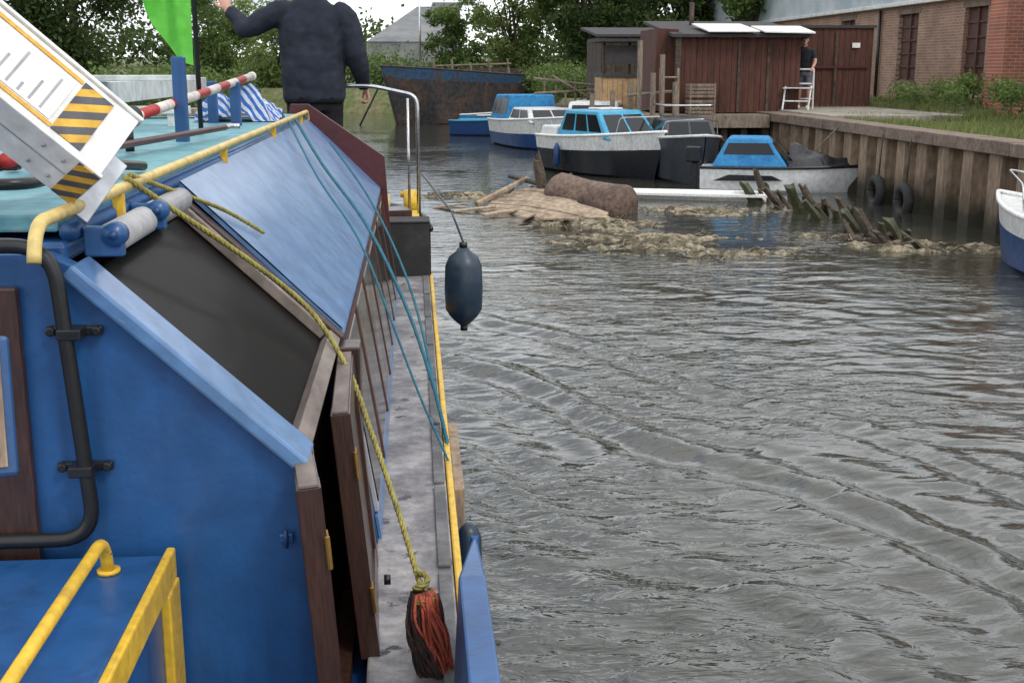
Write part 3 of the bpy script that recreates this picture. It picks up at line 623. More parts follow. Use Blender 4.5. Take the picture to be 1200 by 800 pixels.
for i in range(5): A.tube([(-1.7+.8*i,-1.6+i*.3,1.9),(-1.6+.8*i,-1.6+i*.3,2.45+random.random()*.3)],.05,6)
A.tube([(-1.8,-1.6,2.5),(1.7,-.7,2.4)],.04,6); A.obj('hoops','timber',e); tube('anchor_chain',[(.5,4.9,2.1),(.9,5.4,.9),(1.4,5.6,-.1)],.04,'rubber',e)

# ------------------------------------------------------------ wreck and debris
def debris(name,cx,cy,rx,ry,rot,seed,hmax=.07,m='weed',sticks=24):
    e=empty(name,(cx,cy,0),rot); nn=84
    X,Y=np.meshgrid(np.linspace(-rx*1.3,rx*1.3,nn),np.linspace(-ry*1.3,ry*1.3,nn)); v=[];f=[]
    for x,y in zip(X.ravel(),Y.ravel()):
        rr=(x/rx)**2+(y/ry)**2; nz=noise.fractal(Vector((x*1.3+seed,y*2.6,seed)),.8,2.2,5); n2=noise.fractal(Vector((x*7+seed,y*9,seed)),.6,2,4)
        v.append((x,y,min(hmax*1.1,hmax*(.10-rr*.7+1.3*nz)+.035*n2)))
    for j in range(nn-1):
        for i in range(nn-1):
            a=j*nn+i
            if max(v[a][2],v[a+1][2],v[a+nn][2],v[a+nn+1][2])>-.01: f.append((a,a+1,a+nn+1,a+nn))
    mesh('weed_mat',v,f,m,e,True); A=Acc()
    for i in range(sticks):
        x=random.uniform(-rx,rx)*.8;y=random.uniform(-ry,ry)*.8;a=random.random()*3.14;l=random.uniform(.1,.45)
        A.tube([(x,y,.01),(x+math.cos(a)*l*.5,y+math.sin(a)*l*.5,.04+random.random()*.04),(x+math.cos(a)*l,y+math.sin(a)*l,.01)],[.010,.008,.005],5,random.choice((0,1)))
    A.obj('sticks',['timber','timberdk'],e)
debris('floating_weed',1.2,22.2,1.5,.5,.05,1.3)
debris('floating_weed',3.1,16.0,1.3,1.1,-.3,4.1)
debris('floating_weed',4.2,14.6,1.2,.55,.1,7.7,.05)
debris('floating_weed',2.7,17.8,1.1,.8,.2,2.2)
debris('floating_weed',6.9,14.9,1.3,.42,-.35,9.2,.1)
debris('floating_weed',6.2,15.9,.8,.4,-.5,5.5,.08)
debris('floating_weed',4.6,19.4,1.6,.6,0,6.4,.05)
e=empty('sunken_boat_wreck'); A=Acc()
def wp(u,w_):
    x=.95+1.95*u+.45*w_; y=20.0-2.5*u+1.25*w_ ; z=-.04+(.38*w_**.8+.03)*(1-.70*u**2)*(.55+.45*math.sin(u*2.9)); return Vector((x,y,z))
for k in range(7):
    w0=k/7+.008; w1=(k+1)/7-.014; vv=[];st=random.random()*.10+(0 if k<5 else .18); en=1-random.random()*.18-(0 if k<5 else .2); tw=random.uniform(-.02,.03)
    for i in range(13):
        u=st+(en-st)*i/12
        a=wp(u,w0); b=wp(u,w1); jz=.012*random.random(); vv+=[a+Vector((0,0,jz)),b+Vector((0,0,jz+tw*i/12)),a-Vector((0,0,.035)),b-Vector((0,0,.035))]
    ff=[]
    for i in range(12):
        o=4*i; ff+=[(o,o+4,o+5,o+1),(o+2,o+3,o+7,o+6),(o,o+2,o+6,o+4),(o+1,o+5,o+7,o+3)]
    ff+=[(0,1,3,2),(48,50,51,49)]; A.add(vv,ff,0)
for u in (.15,.5,.8):
    A.tube([wp(u,0)+Vector((0,0,-.08)),wp(u,.5)+Vector((0,0,-.07)),wp(u,1)+Vector((0,0,-.05)),wp(u,1.12)+Vector((0,0,.05))],.035,6,1)
A.tube([wp(.02,.1)+Vector((0,0,.06)),wp(.25,1.15)+Vector((.0,0,.1))],.05,6,0); A.tube([wp(.55,.95)+Vector((0,0,.05)),wp(.1,1.2)+Vector((0,0,.16))],.04,6,1)
A.obj('hull_planking',['wreckwood','timberdk'],e)
for i in range(5):
    u=.05+.2*i; a=wp(u,.1)+Vector((-.5,.1,.0)); obox('loose_plank_%d'%i,(a.x,a.y,.05),(.6+.1*i,.14,.03),'wreckwood',e,(R(3),R(-9+4*i),R(-30+35*i)))
P=[Vector((2.35,20.1,.22)),Vector((2.45,20.02,.22)),Vector((2.8,19.7,.2)),Vector((3.15,19.35,.15)),Vector((3.4,19.1,.12)),Vector((3.45,19.06,.12))]
v,f=tubev(P,[.30,.37,.35,.36,.34,.30],28)
v=[Vector(p)+Vector((noise.noise(Vector(p)*3)*.06,noise.noise(Vector(p)*3+Vector((5,0,0)))*.06,noise.noise(Vector(p)*2.5)*.08)) for p in v]
mesh('rusted_tank',v,f,'tank',e,True)
def stump(A,x,y,h,w_,lean,mi=0):
    n=7; v=[]; lv=5
    for l in range(lv):
        t=l/(lv-1)
        for k in range(n):
            a=6.28*k/n; rr=w_*(1-.45*t)*(1+.35*noise.noise(Vector((x*3+k,y+l*.7,l)))); zz=-.3+(h+.3)*t+(random.uniform(-.14,.12)*h if l==lv-1 else 0)
            v.append((x+math.cos(a)*rr+lean[0]*t,y+math.sin(a)*rr*1.4+lean[1]*t,zz))
    f=[(l*n+k,l*n+(k+1)%n,(l+1)*n+(k+1)%n,(l+1)*n+k) for l in range(lv-1) for k in range(n)]+[tuple((lv-1)*n+k for k in range(n))]
    A.add(v,f,mi)
A=Acc(); stump(A,2.28,20.3,.85,.13,(-.2,.1)); stump(A,2.6,20.8,.5,.12,(.1,.1)); stump(A,1.9,20.6,.3,.1,(.1,0)); A.obj('broken_frames','timberdk',e)
e=empty('wreck_ribs'); A=Acc()
for i,(x,y,h) in enumerate(((6.35,20.9,.55),(6.15,20.6,.35),(6.5,20.0,.3),(6.45,19.2,.45),(6.6,18.7,.48),(6.5,17.9,.32),(6.75,17.6,.42),(6.6,16.7,.3),(6.5,16.1,.38),(6.7,15.6,.3),(6.55,15.2,.2),(6.9,14.9,.12))):
    stump(A,x,y,h,.09+random.random()*.05,(-.28-random.random()*.25,random.uniform(-.15,.25)),i%2)
    stump(A,x+.1,y+.25,h*.5,.08,(-.1,random.uniform(-.15,.15)),1)
for i in range(22):
    x=6.4+random.uniform(-.4,.45); y=random.uniform(14.8,20.8); A.tube([(x,y,-.05),(x-.3*random.random(),y+random.uniform(-.5,.5),.12+random.random()*.14)],[.05,.03],6,0)
A.obj('ribs',['timberdk','algae'],e)
e=empty('floating_pontoon_tube'); v,f=tubev([(3.75,21.7,.03),(3.85,21.65,.03),(6.1,20.75,.05),(6.2,20.7,.05)],[.11,.14,.14,.11],12)
mesh('tube',v,f,'white',e,True); mesh('plank',[(3.7,21.4,.08),(6.1,20.4,.10),(6.12,20.55,.11),(3.72,21.55,.09),(3.7,21.4,.12),(6.1,20.4,.14),(6.12,20.55,.15),(3.72,21.55,.13)],BOXF,'white',e)

# ------------------------------------------------------------ canal boat
cb=empty('canal_boat'); XC=-1.45
def hullplan(off=0):
    r=[(.10-off,-3),(.10-off,7.6),(.06-off,8.4),(-.12-off,9.0),(-.5-off*.7,9.5),(-.95,9.85-off),(-1.45,9.95-off)]
    return r+[(2*XC-x,y) for x,y in r[-2::-1]]
pl=hullplan(); n=len(pl)
v=[(x,y,-.4) for x,y in pl]+[(x,y,.94) for x,y in pl]; f=[(i,i+n,(i+1)%n+n,(i+1)%n) for i in range(n)]+[tuple(range(n,2*n))]
mesh('hull',[(XC+(x-XC)*.985 if z<.5 else x,y,z) for x,y,z in v],f,'navy',cb)
box('side_deck',(-.125,-2,.90),(.085,7.75,1.0),'gunwale',cb,.006)
box('port_deck',(-3.0,-2,.90),(-2.78,7.75,1.0),'gunwale',cb,.006)
box('yellow_rubbing_strip',(.088,-2,.93),(.110,7.75,.992),'yellow',cb,.006)
A=Acc(); y=1.0
while y<7.5: A.box((.045,y,1.001),(.080,y+.62,1.010)); y+=.66
A.obj('non_slip_strips','strip',cb,bevel=.002)
prof=[(-.117,.985),(-.21,1.6),(-.62,2.0),(-1.45,2.04),(-2.28,2.0),(-2.69,1.6),(-2.78,.985)]
prism('cabin_body',prof,3.17,7.05,'blue',cb)
v=[(-.208,3.165,1.607),(-.208,7.06,1.607),(-.615,7.06,2.005),(-.615,3.165,2.005)]
nrm=Vector((.4,0,.41)).normalized()
def off(p,d): return tuple(Vector(p)+nrm*d)
nu,nv=60,10; V0=[];F0=[]
for i in range(nu+1):
    for j in range(nv+1):
        y=3.165+(7.06-3.165)*i/nu; t=j/nv; p=Vector((-.208-.407*t,y,1.607+.398*t)); p=p+nrm*(.016+.004*noise.noise(Vector((y*2.2,t*2.5,1)))*math.sin(math.pi*t)); V0.append(p)
for i in range(nu):
    for j in range(nv): a=i*(nv+1)+j; F0.append((a,a+nv+1,a+nv+2,a+1))
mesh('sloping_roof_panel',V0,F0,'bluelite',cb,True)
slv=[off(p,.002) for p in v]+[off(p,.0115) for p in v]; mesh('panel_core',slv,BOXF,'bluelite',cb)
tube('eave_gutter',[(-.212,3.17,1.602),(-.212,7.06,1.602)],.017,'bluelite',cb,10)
box('roof_walkway',(-2.25,2.2,2.012),(-.64,7.05,2.045),'teal',cb,.006)
tube('roof_edge_bead',[(-.622,2.2,2.012),(-.622,7.06,2.012)],.018,'blue',cb,10)
sq=[Vector((-.117,3.2,1.0)),Vector((-.117,7.03,1.0)),Vector((-.21,7.03,1.59)),Vector((-.21,3.2,1.59))]
A=Acc(); B=Acc(); C=Acc(); k=7
for i in range(k):
    u0=i/k+.008; u1=(i+1)/k-.008
    pane(B,sq,u0,u1,.12,.95,.010,0,.01); pane(A,sq,u0+.008,u1-.008,.15,.92,.014)
    pane(C,sq,u1+.004,u1+.012,.1,.97,.017,0,.017)
pane(C,sq,0,1,.955,.985,.016,0,.016)
A.obj('window_glass','glass',cb); B.obj('window_frames','grey',cb); C.obj('window_mullions','winbrown',cb)
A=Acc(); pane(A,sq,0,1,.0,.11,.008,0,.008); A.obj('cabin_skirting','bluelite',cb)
bh=[(-.15,.985),(-.215,1.6),(-.60,1.965),(-.64,1.985),(-2.27,1.985),(-2.69,1.6),(-2.75,.985)]
prism('aft_bulkhead',bh,2.12,2.16,'blue',cb,.004)
def slab(name,p0,p1,y0,y1,t,m,bev=.004,lift=0):
    d=Vector((p1[0]-p0[0],0,p1[1]-p0[1])).normalized(); nn=Vector((-d.z,0,d.x)); nn=nn if nn.z>0 else -nn
    q=[Vector((p0[0],y0,p0[1])),Vector((p1[0],y0,p1[1])),Vector((p1[0],y1,p1[1])),Vector((p0[0],y1,p0[1]))]
    return mesh(name,[x+nn*(lift-t) for x in q]+[x+nn*lift for x in q],BOXF,m,cb,bevel=bev)
slab('bulkhead_capping',(-.205,1.592),(-.60,1.962),2.095,2.215,.03,'bluelite',.006,.010)
# opening hatch: grubby tinted pane over a dark interior
m,nt,b=new_mat('tinted_hatch_pane')
b.inputs['Base Color'].default_value=(.020,.017,.015,1); b.inputs['Roughness'].default_value=.45; b.inputs['Specular IOR Level'].default_value=.25
tr=N(nt,'ShaderNodeBsdfTransparent'); tr.inputs[0].default_value=(.42,.39,.37,1); gl=N(nt,'ShaderNodeBsdfGlossy'); gl.inputs['Roughness'].default_value=.10; gl.inputs[0].default_value=(.5,.5,.5,1)
m1=N(nt,'ShaderNodeMixShader'); m1.inputs[0].default_value=.35; nt.links.new(tr.outputs[0],m1.inputs[1]); nt.links.new(b.outputs[0],m1.inputs[2])
m2=N(nt,'ShaderNodeMixShader'); m2.inputs[0].default_value=.035; nt.links.new(m1.outputs[0],m2.inputs[1]); nt.links.new(gl.outputs[0],m2.inputs[2]); nt.links.new(m2.outputs[0],nt.nodes['Material Output'].inputs[0])
M['pane']=m
slab('hatch_glass',(-.225,1.580),(-.60,1.93),2.217,3.113,.006,'pane',0)
box('interior_floor',(-2.6,2.17,.95),(-.16,3.05,1.0),'wood',cb,0)
box('interior_seat',(-1.1,2.3,1.0),(-.5,3.0,1.35),'trouser',cb,.03)
tube('interior_white_ring',[(-.56+.10*math.cos(t),3.08,1.60+.10*math.sin(t)) for t in [2*math.pi*i/24 for i in range(25)]],.018,'offwhite',cb,8)
prism('interior_wall',[(-.26,1.0),(-.27,1.50),(-.62,1.84),(-2.2,1.9),(-2.6,1.5),(-2.6,1.0)],3.12,3.16,'wood',cb)
slab('hatch_eave_frame',(-.205,1.598),(-.232,1.624),2.217,3.165,.04,'woodend',.003,.005)
slab('hatch_forward_frame',(-.20,1.598),(-.62,1.99),3.115,3.163,.05,'wood',.004,.010)
slab('hatch_forward_trim',(-.235,1.627),(-.60,1.972),3.090,3.113,.03,'woodend',.003,.003)
box('hatch_post',(-.225,3.06,.99),(-.15,3.163,1.59),'wood',cb,.005)
A=Acc()
for z in (1.12,1.45): A.box((-.19,3.052,z-.04),(-.155,3.059,z+.04))
A.obj('post_hinges','brass',cb)
mesh('doorway_shade_panel',[(-.20,2.16,1.0),(-.20,3.06,1.0),(-.24,3.06,1.57),(-.24,2.16,1.57)],[(0,1,2,3)],'wood',cb)  # dark sheet standing in for the shade inside the open side doorway
box('aft_roof',(-2.26,2.165,1.96),(-.62,3.168,1.998),'blue',cb,.01)
tube('blind_roll',[(-.575,2.30,1.985),(-.575,3.0,1.985)],.030,'grey',cb,16)
for i,(y) in enumerate((2.22,2.60)):
    A=Acc(); A.box((-.60,y-.012,1.965),(-.53,y+.012,2.02)); A.obj('bracket_arm_%d'%i,'blue',cb,bevel=.004)
    tube('bracket_lug_%d'%i,[(-.545,y-.016,2.005),(-.545,y+.016,2.005)],.022,'blue',cb,16)
    tube('lug_bolt_%d'%i,[(-.545,y-.024,2.005),(-.545,y-.014,2.005)],.009,'navy',cb,6)
box('cabin_door',(-1.35,2.095,1.02),(-.69,2.117,1.93),'wood',cb,.004)
tube('black_conduit',round_path([(-1.3,2.085,2.005),(-.62,2.085,2.005),(-.585,2.085,1.47),(-1.3,2.085,1.47)],.07,7),.0135,'black',cb,14)
A=Acc()
for z in (1.85,1.60):
    A.box((-.622,2.07,z-.010),(-.580,2.118,z+.010)); A.tube([(-.562,2.12,z),(-.562,2.100,z)],.009,10); A.tube([(-.641,2.12,z),(-.641,2.100,z)],.009,10); A.box((-.650,2.106,z-.008),(-.552,2.118,z+.008))
A.obj('conduit_clamps','black',cb,bevel=.003)
box('bulkhead_latch',(-.262,2.105,1.44),(-.235,2.119,1.46),'blue',cb,.004); tube('latch_pin',[(-.248,2.10,1.435),(-.248,2.10,1.47)],.004,'navy',cb,8)
box('locker',(-1.4,.6,.9),(-.46,2.08,1.44),'blue',cb,.012)
box('locker_yellow_edge',(-.462,.6,1.392),(-.446,2.085,1.450),'yellow',cb,.004)
box('locker_yellow_corner',(-.462,2.00,.9),(-.443,2.088,1.391),'yellow',cb,.004)
tube('locker_grab_rail',round_path([(-.545,.7,1.51),(-.545,1.98,1.51),(-.545,2.0,1.44)],.04,6),.0108,'yellow',cb,14)
tube('grab_rail_foot',[(-.545,2.0,1.441),(-.545,2.0,1.447)],.02,'yellow',cb,14)
nb=bpy.data.objects.new('notice_board',None); COL.objects.link(nb); nb.parent=cb; nb.location=(-.655,1.68,1.83); nb.rotation_euler=(R(-12),0,R(14))
box('notice_frame',(-.08,-.012,-.10),(.08,.012,.10),'blue',nb,.006); box('notice_panel',(-.068,-.0165,-.085),(.068,-.0125,.085),'woodlt',nb,0); box('notice_paper',(-.06,-.019,.0),(.055,-.0172,.075),'offwhite',nb,0)
def door(name,p,L_,Ht,rz,tilt,m='wood'):
    e2=bpy.data.objects.new(name,None); COL.objects.link(e2); e2.parent=cb; e2.location=p; e2.rotation_euler=(0,tilt,rz)
    box(name+'_panel',(-.012,0.03,0.03),(.012,L_-.03,Ht-.03),m,e2,.002)
    A=Acc()
    A.box((-.022,0,0),(.022,.06,Ht)); A.box((-.022,L_-.06,0),(.022,L_,Ht)); A.box((-.021,.06,0),(.021,L_-.06,.06)); A.box((-.021,.06,Ht-.06),(.021,L_-.06,Ht))
    A.obj(name+'_stiles','wood',e2,bevel=.002)
    box(name+'_top_edge',(-.017,0.0,Ht+.001),(.017,L_,Ht+.007),'woodend',e2,.001)
    B=Acc(); 
    for z in (Ht*.25,Ht*.8): B.box((.0225,.0,z-.03),(.0255,.028,z+.03)); B.tube([(.022,-.006,z-.03),(.022,-.006,z+.03)],.005,8)
    B.obj(name+'_hinges','brass',e2)
    return e2
door('side_door_forward',(-.118,2.50,.995),.56,.58,R(2),R(-5))
d2=door('side_door_aft',(-.150,1.98,.995),.26,.60,R(8),R(-4))
box('aft_door_green_panel',(.0125,.065,.1),(.017,.195,.54),'greenpanel',d2,.001)
tube('door_catch',[(-.085,2.56,1.16),(-.07,2.56,1.16)],.012,'black',cb)
tube('roof_hand_rail',round_path([(-.60,1.92,2.0),(-.60,1.94,2.06),(-.60,6.98,2.06),(-.60,7.0,2.01)],.05),.0115,'cream',cb,12)
A=Acc()
for y in (2.5,3.9,5.3,6.6): A.box((-.612,y-.012,2.0),(-.592,y+.012,2.055))
A.obj('rail_brackets','yellow',cb)
prism('forward_weather_board',[(-.72,2.0),(-.70,2.10),(-.60,2.10),(-.17,1.80),(-.15,1.45),(-.13,1.0),(-.6,1.0)],7.065,7.10,'darkred',cb,.004)
for i,(x,y,h) in enumerate(((-.82,4.4,.30),(-.80,5.6,.20),(-.95,5.9,.2))): obox('roof_post_%d'%i,(x,y,2.04+h/2),(.045,.04,h),'blue',cb)
A=Acc(); 
for x in (-1.02,-1.34): A.box((x,3.1,2.05),(x+.03,3.14,2.28),0)
A.box((-1.7,3.09,2.281),(-.95,3.15,2.31),1); A.box((-1.7,3.1,2.05),(-1.66,3.14,2.28),0); A.obj('roof_rack',['black','grey'],cb,bevel=.003)
tube('roof_cable',round_path([(-1.5,2.4,2.08),(-.75,2.4,2.08),(-.72,2.9,2.08),(-.68,3.1,2.06)],.06),.012,'black',cb,12)
gw=empty('folded_gangway'); A=Acc()
for x in (-1.95,-1.40): A.box((x,4.6,2.14),(x+.03,8.3,2.24))
for i in range(12): A.box((-1.95,4.7+i*.3,2.16),(-1.38,4.73+i*.3,2.19))
A.box((-2.2,5.55,2.10),(-1.0,5.6,2.135)); A.box((-2.3,5.5,2.245),(-.98,5.65,2.27)); 
for x in (-2.1,-1.1): A.box((x,5.56,2.04),(x+.04,5.6,2.10))
A.obj('frame','offwhite',gw,bevel=.003)
e=empty('wooden_plank'); obox('board',(-1.35,6.5,2.075),(1.3,.16,.04),'woodlt',e,(0,0,R(10))); obox('batten',(-1.35,6.5,2.105),(.05,.14,.02),'timber',e,(0,0,R(10)))
e=empty('blue_cloth',(-.86,6.2,2.05)); v=[];f=[];nn=26
for i in range(nn):
    for j in range(nn):
        x=(i/(nn-1)-.5)*.4; y=(j/(nn-1)-.5)*.5; v.append((x,y,max(.0,.10+.10*noise.noise(Vector((x*9,y*9,3)))+.04*noise.noise(Vector((x*25,y*25,1)))-.9*max(0,abs(x)-.10)-.6*max(0,abs(y)-.15))))
for i in range(nn-1):
    for j in range(nn-1): a=i*nn+j; f.append((a,a+nn,a+nn+1,a+1))
mesh('cloth',v,f,'bluecloth',e,True)
e=empty('red_and_white_pole'); tube('shaft',[(-.90,2.75,2.10),(-.79,6.1,2.26)],.018,'redwhite',e,14)
tube('dark_clamp',[(-.872,3.75,2.15),(-.868,3.85,2.155)],.034,'rubber',e,12); tube('clamp_stem',[(-.87,3.8,2.05),(-.87,3.8,2.13)],.014,'black',e)
tube('end_cap',[(-.79,6.1,2.26),(-.789,6.14,2.262)],.021,'white',e,14)
e=empty('boat_hook_pole'); tube('shaft',[(-.99,2.3,2.085),(-.70,4.6,2.085)],.011,'darkred',e,10); tube('hook',round_path([(-.70,4.6,2.085),(-.69,4.7,2.085),(-.66,4.7,2.085)],.02),.01,'steel',e)
# boarding ramp propped on the roof
gp=empty('boarding_ramp')
dirv=Vector((-.68,-.22,.66)).normalized(); nup=Vector((.66,-.58,.42)); nup=(nup-dirv*nup.dot(dirv)).normalized(); wv=dirv.cross(nup); 
if wv.y<0: wv=-wv
P0=Vector((-.600,2.17,2.075))
mm=Matrix((wv,dirv,nup)).transposed().to_4x4(); gp.matrix_world=Matrix.Translation(P0)@mm
W=.15; T=.10
M['hz2']=stripes('hazard_tape_fine',(.74,.42,.04),(.09,.09,.10),24,(1,1,0)); M['hz3']=stripes('hazard_tape_end',(.74,.42,.04),(.09,.09,.10),26,(0,1,1))
M['orange']=mat('orange_edge_tape',(.70,.38,.05),.5,scale=20)
A=Acc(); A.box((0,0,0),(W,1.2,T)); A.box((-.008,-.004,-.010),(-.0005,1.2,T+.006)); A.box((W+.0005,-.004,-.010),(W+.008,1.2,T+.006))
A.obj('deck_and_sides','white',gp,bevel=.002)
A=Acc(); A.box((.012,.05,T+.001),(W-.012,.11,T+.0025)); A.box((.012,.36,T+.001),(W-.012,.43,T+.0025)); A.box((.012,.75,T+.001),(W-.012,.82,T+.0025)); A.obj('hazard_strips','hz2',gp)
A=Acc(); A.box((.012,.112,T+.001),(.020,.358,T+.0025)); A.box((W-.020,.112,T+.001),(W-.012,.358,T+.0025)); A.obj('orange_tape','orange',gp)
A=Acc(); A.box((.024,.12,T+.001),(W-.024,.35,T+.002)); A.obj('instruction_label','gel',gp)
A=Acc()
for i in range(9): A.box((.03,.14+.022*i,T+.0021),(W-.04-.03*((i*7)%3),.145+.022*i,T+.0027))
A.obj('label_lettering','grey',gp)
box('hinge_flap',(-.0095,-.045,-.030),(W,-.006,-.018),'alu',gp,.002)
box('side_hazard_strip',(-.0105,-.002,-.006),(-.0085,.040,T+.004),'hz3',gp,0)
box('side_seam',(-.0095,.04,.050),(-.0083,1.19,.053),'grey',gp,0)
A=Acc()
for x in (.06,.10,.4,.75):
    for z in (.02,.08): A.tube([(-.0115,x,z),(-.008,x,z)],.0035,8)
A.obj('rivets','grey',gp,True)
# flag
e=empty('green_flag',(-.84,4.9,2.04)); tube('staff',[(0,0,0),(0,0,1.5)],.010,'black',e,8)
v=[];f=[];nn=30
for i in range(nn):
    for j in range(nn):
        a=i/(nn-1); b_=j/(nn-1)
        zb=.27+.28*a-.08*math.sin(a*5)*.5; zt=1.35-.1*a; z=zt+(zb-zt)*b_
        v.append((-.012-.27*a*(1-.12*b_),.05*math.sin(13*a+3*b_)*(.35+a)+.02*math.sin(5*b_),z))
for i in range(nn-1):
    for j in range(nn-1): q_=i*nn+j; f.append((q_,q_+nn,q_+nn+1,q_+1))
mesh('cloth',v,f,'green',e,True)
nt=M['green'].node_tree; b=nt.nodes['Principled BSDF']; tr=N(nt,'ShaderNodeBsdfTranslucent'); tr.inputs[0].default_value=(.20,.62,.10,1); ms=N(nt,'ShaderNodeMixShader'); ms.inputs[0].default_value=.5
nt.links.new(b.outputs[0],ms.inputs[1]); nt.links.new(tr.outputs[0],ms.inputs[2]); nt.links.new(ms.outputs[0],nt.nodes['Material Output'].inputs[0])
# foredeck
pl=[p for p in hullplan(.0) if p[1]>7.5]; n=len(pl)
v=[(x,max(y,7.7),.95) for x,y in pl]+[(x,max(y,7.7),1.27) for x,y in pl]
mesh('foredeck',v,[(i,i+n,(i+1)%n+n,(i+1)%n) for i in range(n)]+[tuple(range(n,2*n))],'hullblack',cb)
tube('foredeck_toe_rail',[(x,max(y,7.7),1.29) for x,y in pl],.02,'black',cb,8)
obox('deck_block',(-.06,7.72,1.17),(.30,.26,.34),'rubber',cb); obox('deck_block_top',(-.06,7.72,1.347),(.31,.27,.012),'rubber',cb)
tube('yellow_bollard',[(-.03,8.6,1.27),(-.03,8.6,1.45)],.05,'yellow',cb,14); tube('bollard_bar',[(-.1,8.6,1.42),(.04,8.6,1.42)],.02,'yellow',cb)
tube('bollard_left',[(-.22,8.5,1.27),(-.22,8.5,1.43)],.05,'cream',cb,14)
obox('wooden_box',(-.12,8.1,1.33),(.16,.25,.1),'wood',cb,(0,0,.2)); obox('yellow_step',(.0,8.15,1.31),(.06,.4,.05),'yellow',cb)
tube('handrail_hoop',round_path([(.03,8.2,1.27),(.03,8.2,2.12),(-.28,8.28,2.185),(-.50,8.36,2.185),(-.58,8.4,1.27)],.07,6),.0135,'steel',cb,12)
tube('handrail_stay',[(-.035,8.35,1.27),(-.035,8.35,2.10)],.009,'steel',cb,8)
v=[]
for y,zt,xi,xo,zb in ((-.5,1.30,.055,.130,.9),(2.25,1.30,.055,.130,.9),(2.50,1.28,.095,.125,.92)): v+=[(xi,y,zb),(xo,y,zb),(xo,y,zt),(xi+.02,y,zt)]
f=[(0,1,2,3)]+[(o+i,o+(i+1)%4,o+4+(i+1)%4,o+4+i) for o in (0,4) for i in range(4)]+[(11,10,9,8)]
mesh('stern_bulwark',v,f,'blue',cb,bevel=.008)
obox('wood_fender_block',(.128,4.05,.86),(.035,.75,.22),'woodlt',cb)
tube('blue_side_fender',[(.15,3.5,.92),(.15,3.5,.90),(.15,3.5,.87),(.15,3.5,.7),(.15,3.5,.5),(.15,3.5,.45)],[.012,.03,.04,.042,.04,.02],'fender',cb,14)
e=empty('boat_fender',(.26,6.45,.92)); zs=[0,.02,.05,.09,.2,.33,.38,.41,.43]; rs=[.022,.045,.075,.1,.105,.1,.08,.04,.03]
tube('body',[(0,0,z) for z in zs],rs,'fender',e,24); tube('neck',[(0,0,.43),(0,0,.46)],.022,'black',e); tube('foot_eye',[(0,0,0),(0,0,-.03)],.02,'black',e)
tube('line',[(0,0,.46),(-.05,.4,.58),(-.21,1.3,.72)],.006,'black',e)
# ropes
rope('yellow_mooring_rope',[(-.60,2.55,2.08),(-.52,2.70,1.985),(-.40,2.85,1.86),(-.27,2.98,1.71),(-.175,2.92,1.57),(-.115,2.80,1.44),(-.05,2.62,1.30),(.0,2.44,1.19)],.0070,'ropeY')
rope('yellow_rope_tail',[(-.60,2.6,2.08),(-.58,2.9,2.02),(-.50,3.2,1.935),(-.42,3.35,1.855)],.006,'ropeY')
rope('rope_knot',[(.0+.014*math.cos(t),2.445+.014*math.sin(t),1.17+.006*t) for t in [i*.7 for i in range(14)]],.007,'ropeY')
def strand_fender():
    e=empty('frayed_rope_fender',(.005,2.44,1.18)); As=[Acc(),Acc()]
    for s in range(130):
        a=2*math.pi*random.random(); r0=random.uniform(.004,.024); P=[]; Ln=random.uniform(.19,.29); k=14; ph=random.random()*6; wb=random.uniform(.002,.007)
        for i in range(k+1):
            t=i/k; rr=r0*(1+1.0*math.sin(min(1,t*1.4)*math.pi*.62))*(1-.45*t); aa=a+1.8*t
            P.append(Vector((math.cos(aa)*rr*1.15+.040*t*t+wb*math.sin(ph+9*t),math.sin(aa)*rr-.03*t+wb*math.cos(ph+8*t),-Ln*t)))
        mid=P[k//2]; As[0 if (mid.x>.010 and s%6) else 1].tube(P,[.0036]*k+[.0012],4)
    As[0].obj('red_strands','ropeR',e,True); As[1].obj('tarred_strands','ropeK',e,True)
    rope('whipping',[(.024*math.cos(t),.024*math.sin(t),-.004-.0011*t) for t in [i*.6 for i in range(26)]],.004,'ropeY',e,sm=2)
strand_fender()
rope('teal_mooring_rope',[(-.58,6.1,2.05),(-.42,5.6,1.87),(-.205,5.0,1.67),(-.05,4.6,1.42),(.05,4.3,1.18),(.105,4.1,.98)],.0075,'ropeB',pitch=.04)
rope('teal_mooring_rope',[(-.60,5.9,2.06),(-.40,5.0,1.87),(-.21,4.45,1.68),(-.09,4.2,1.42),(.0,4.05,1.2),(.10,3.9,.99)],.0045,'ropeB',pitch=.04)
rope('teal_mooring_rope',[(-.45,6.6,1.91),(-.21,5.9,1.66),(-.02,5.2,1.34),(.09,4.2,1.02),(.115,3.9,.96)],.006,'ropeB',pitch=.04)

# ------------------------------------------------------------ people
def ell(A,rings,seg=20):
    v=[];f=[]
    for (x,y,z,rx,ry) in rings:
        for k in range(seg):
            t=6.2832*k/seg; c,s=math.cos(t),math.sin(t)
            c=math.copysign(abs(c)**.85,c); s=math.copysign(abs(s)**.85,s); v.append((x+rx*c,y+ry*s,z))
    for i in range(len(rings)-1):
        for k in range(seg): k2=(k+1)%seg; f.append((i*seg+k,i*seg+k2,(i+1)*seg+k2,(i+1)*seg+k))
    f.append(tuple(range(seg-1,-1,-1))); f.append(tuple((len(rings)-1)*seg+k for k in range(seg))); A.add(v,f)
def ball(A,c,r,seg=14):
    c=Vector(c); rr=r if isinstance(r,tuple) else (r,r,r)
    rings=[]
    for i in range(1,9):
        t=math.pi*i/9; rings.append((c.x,c.y,c.z-rr[2]*math.cos(t),rr[0]*math.sin(t),rr[1]*math.sin(t)))
    ell(A,rings,seg)
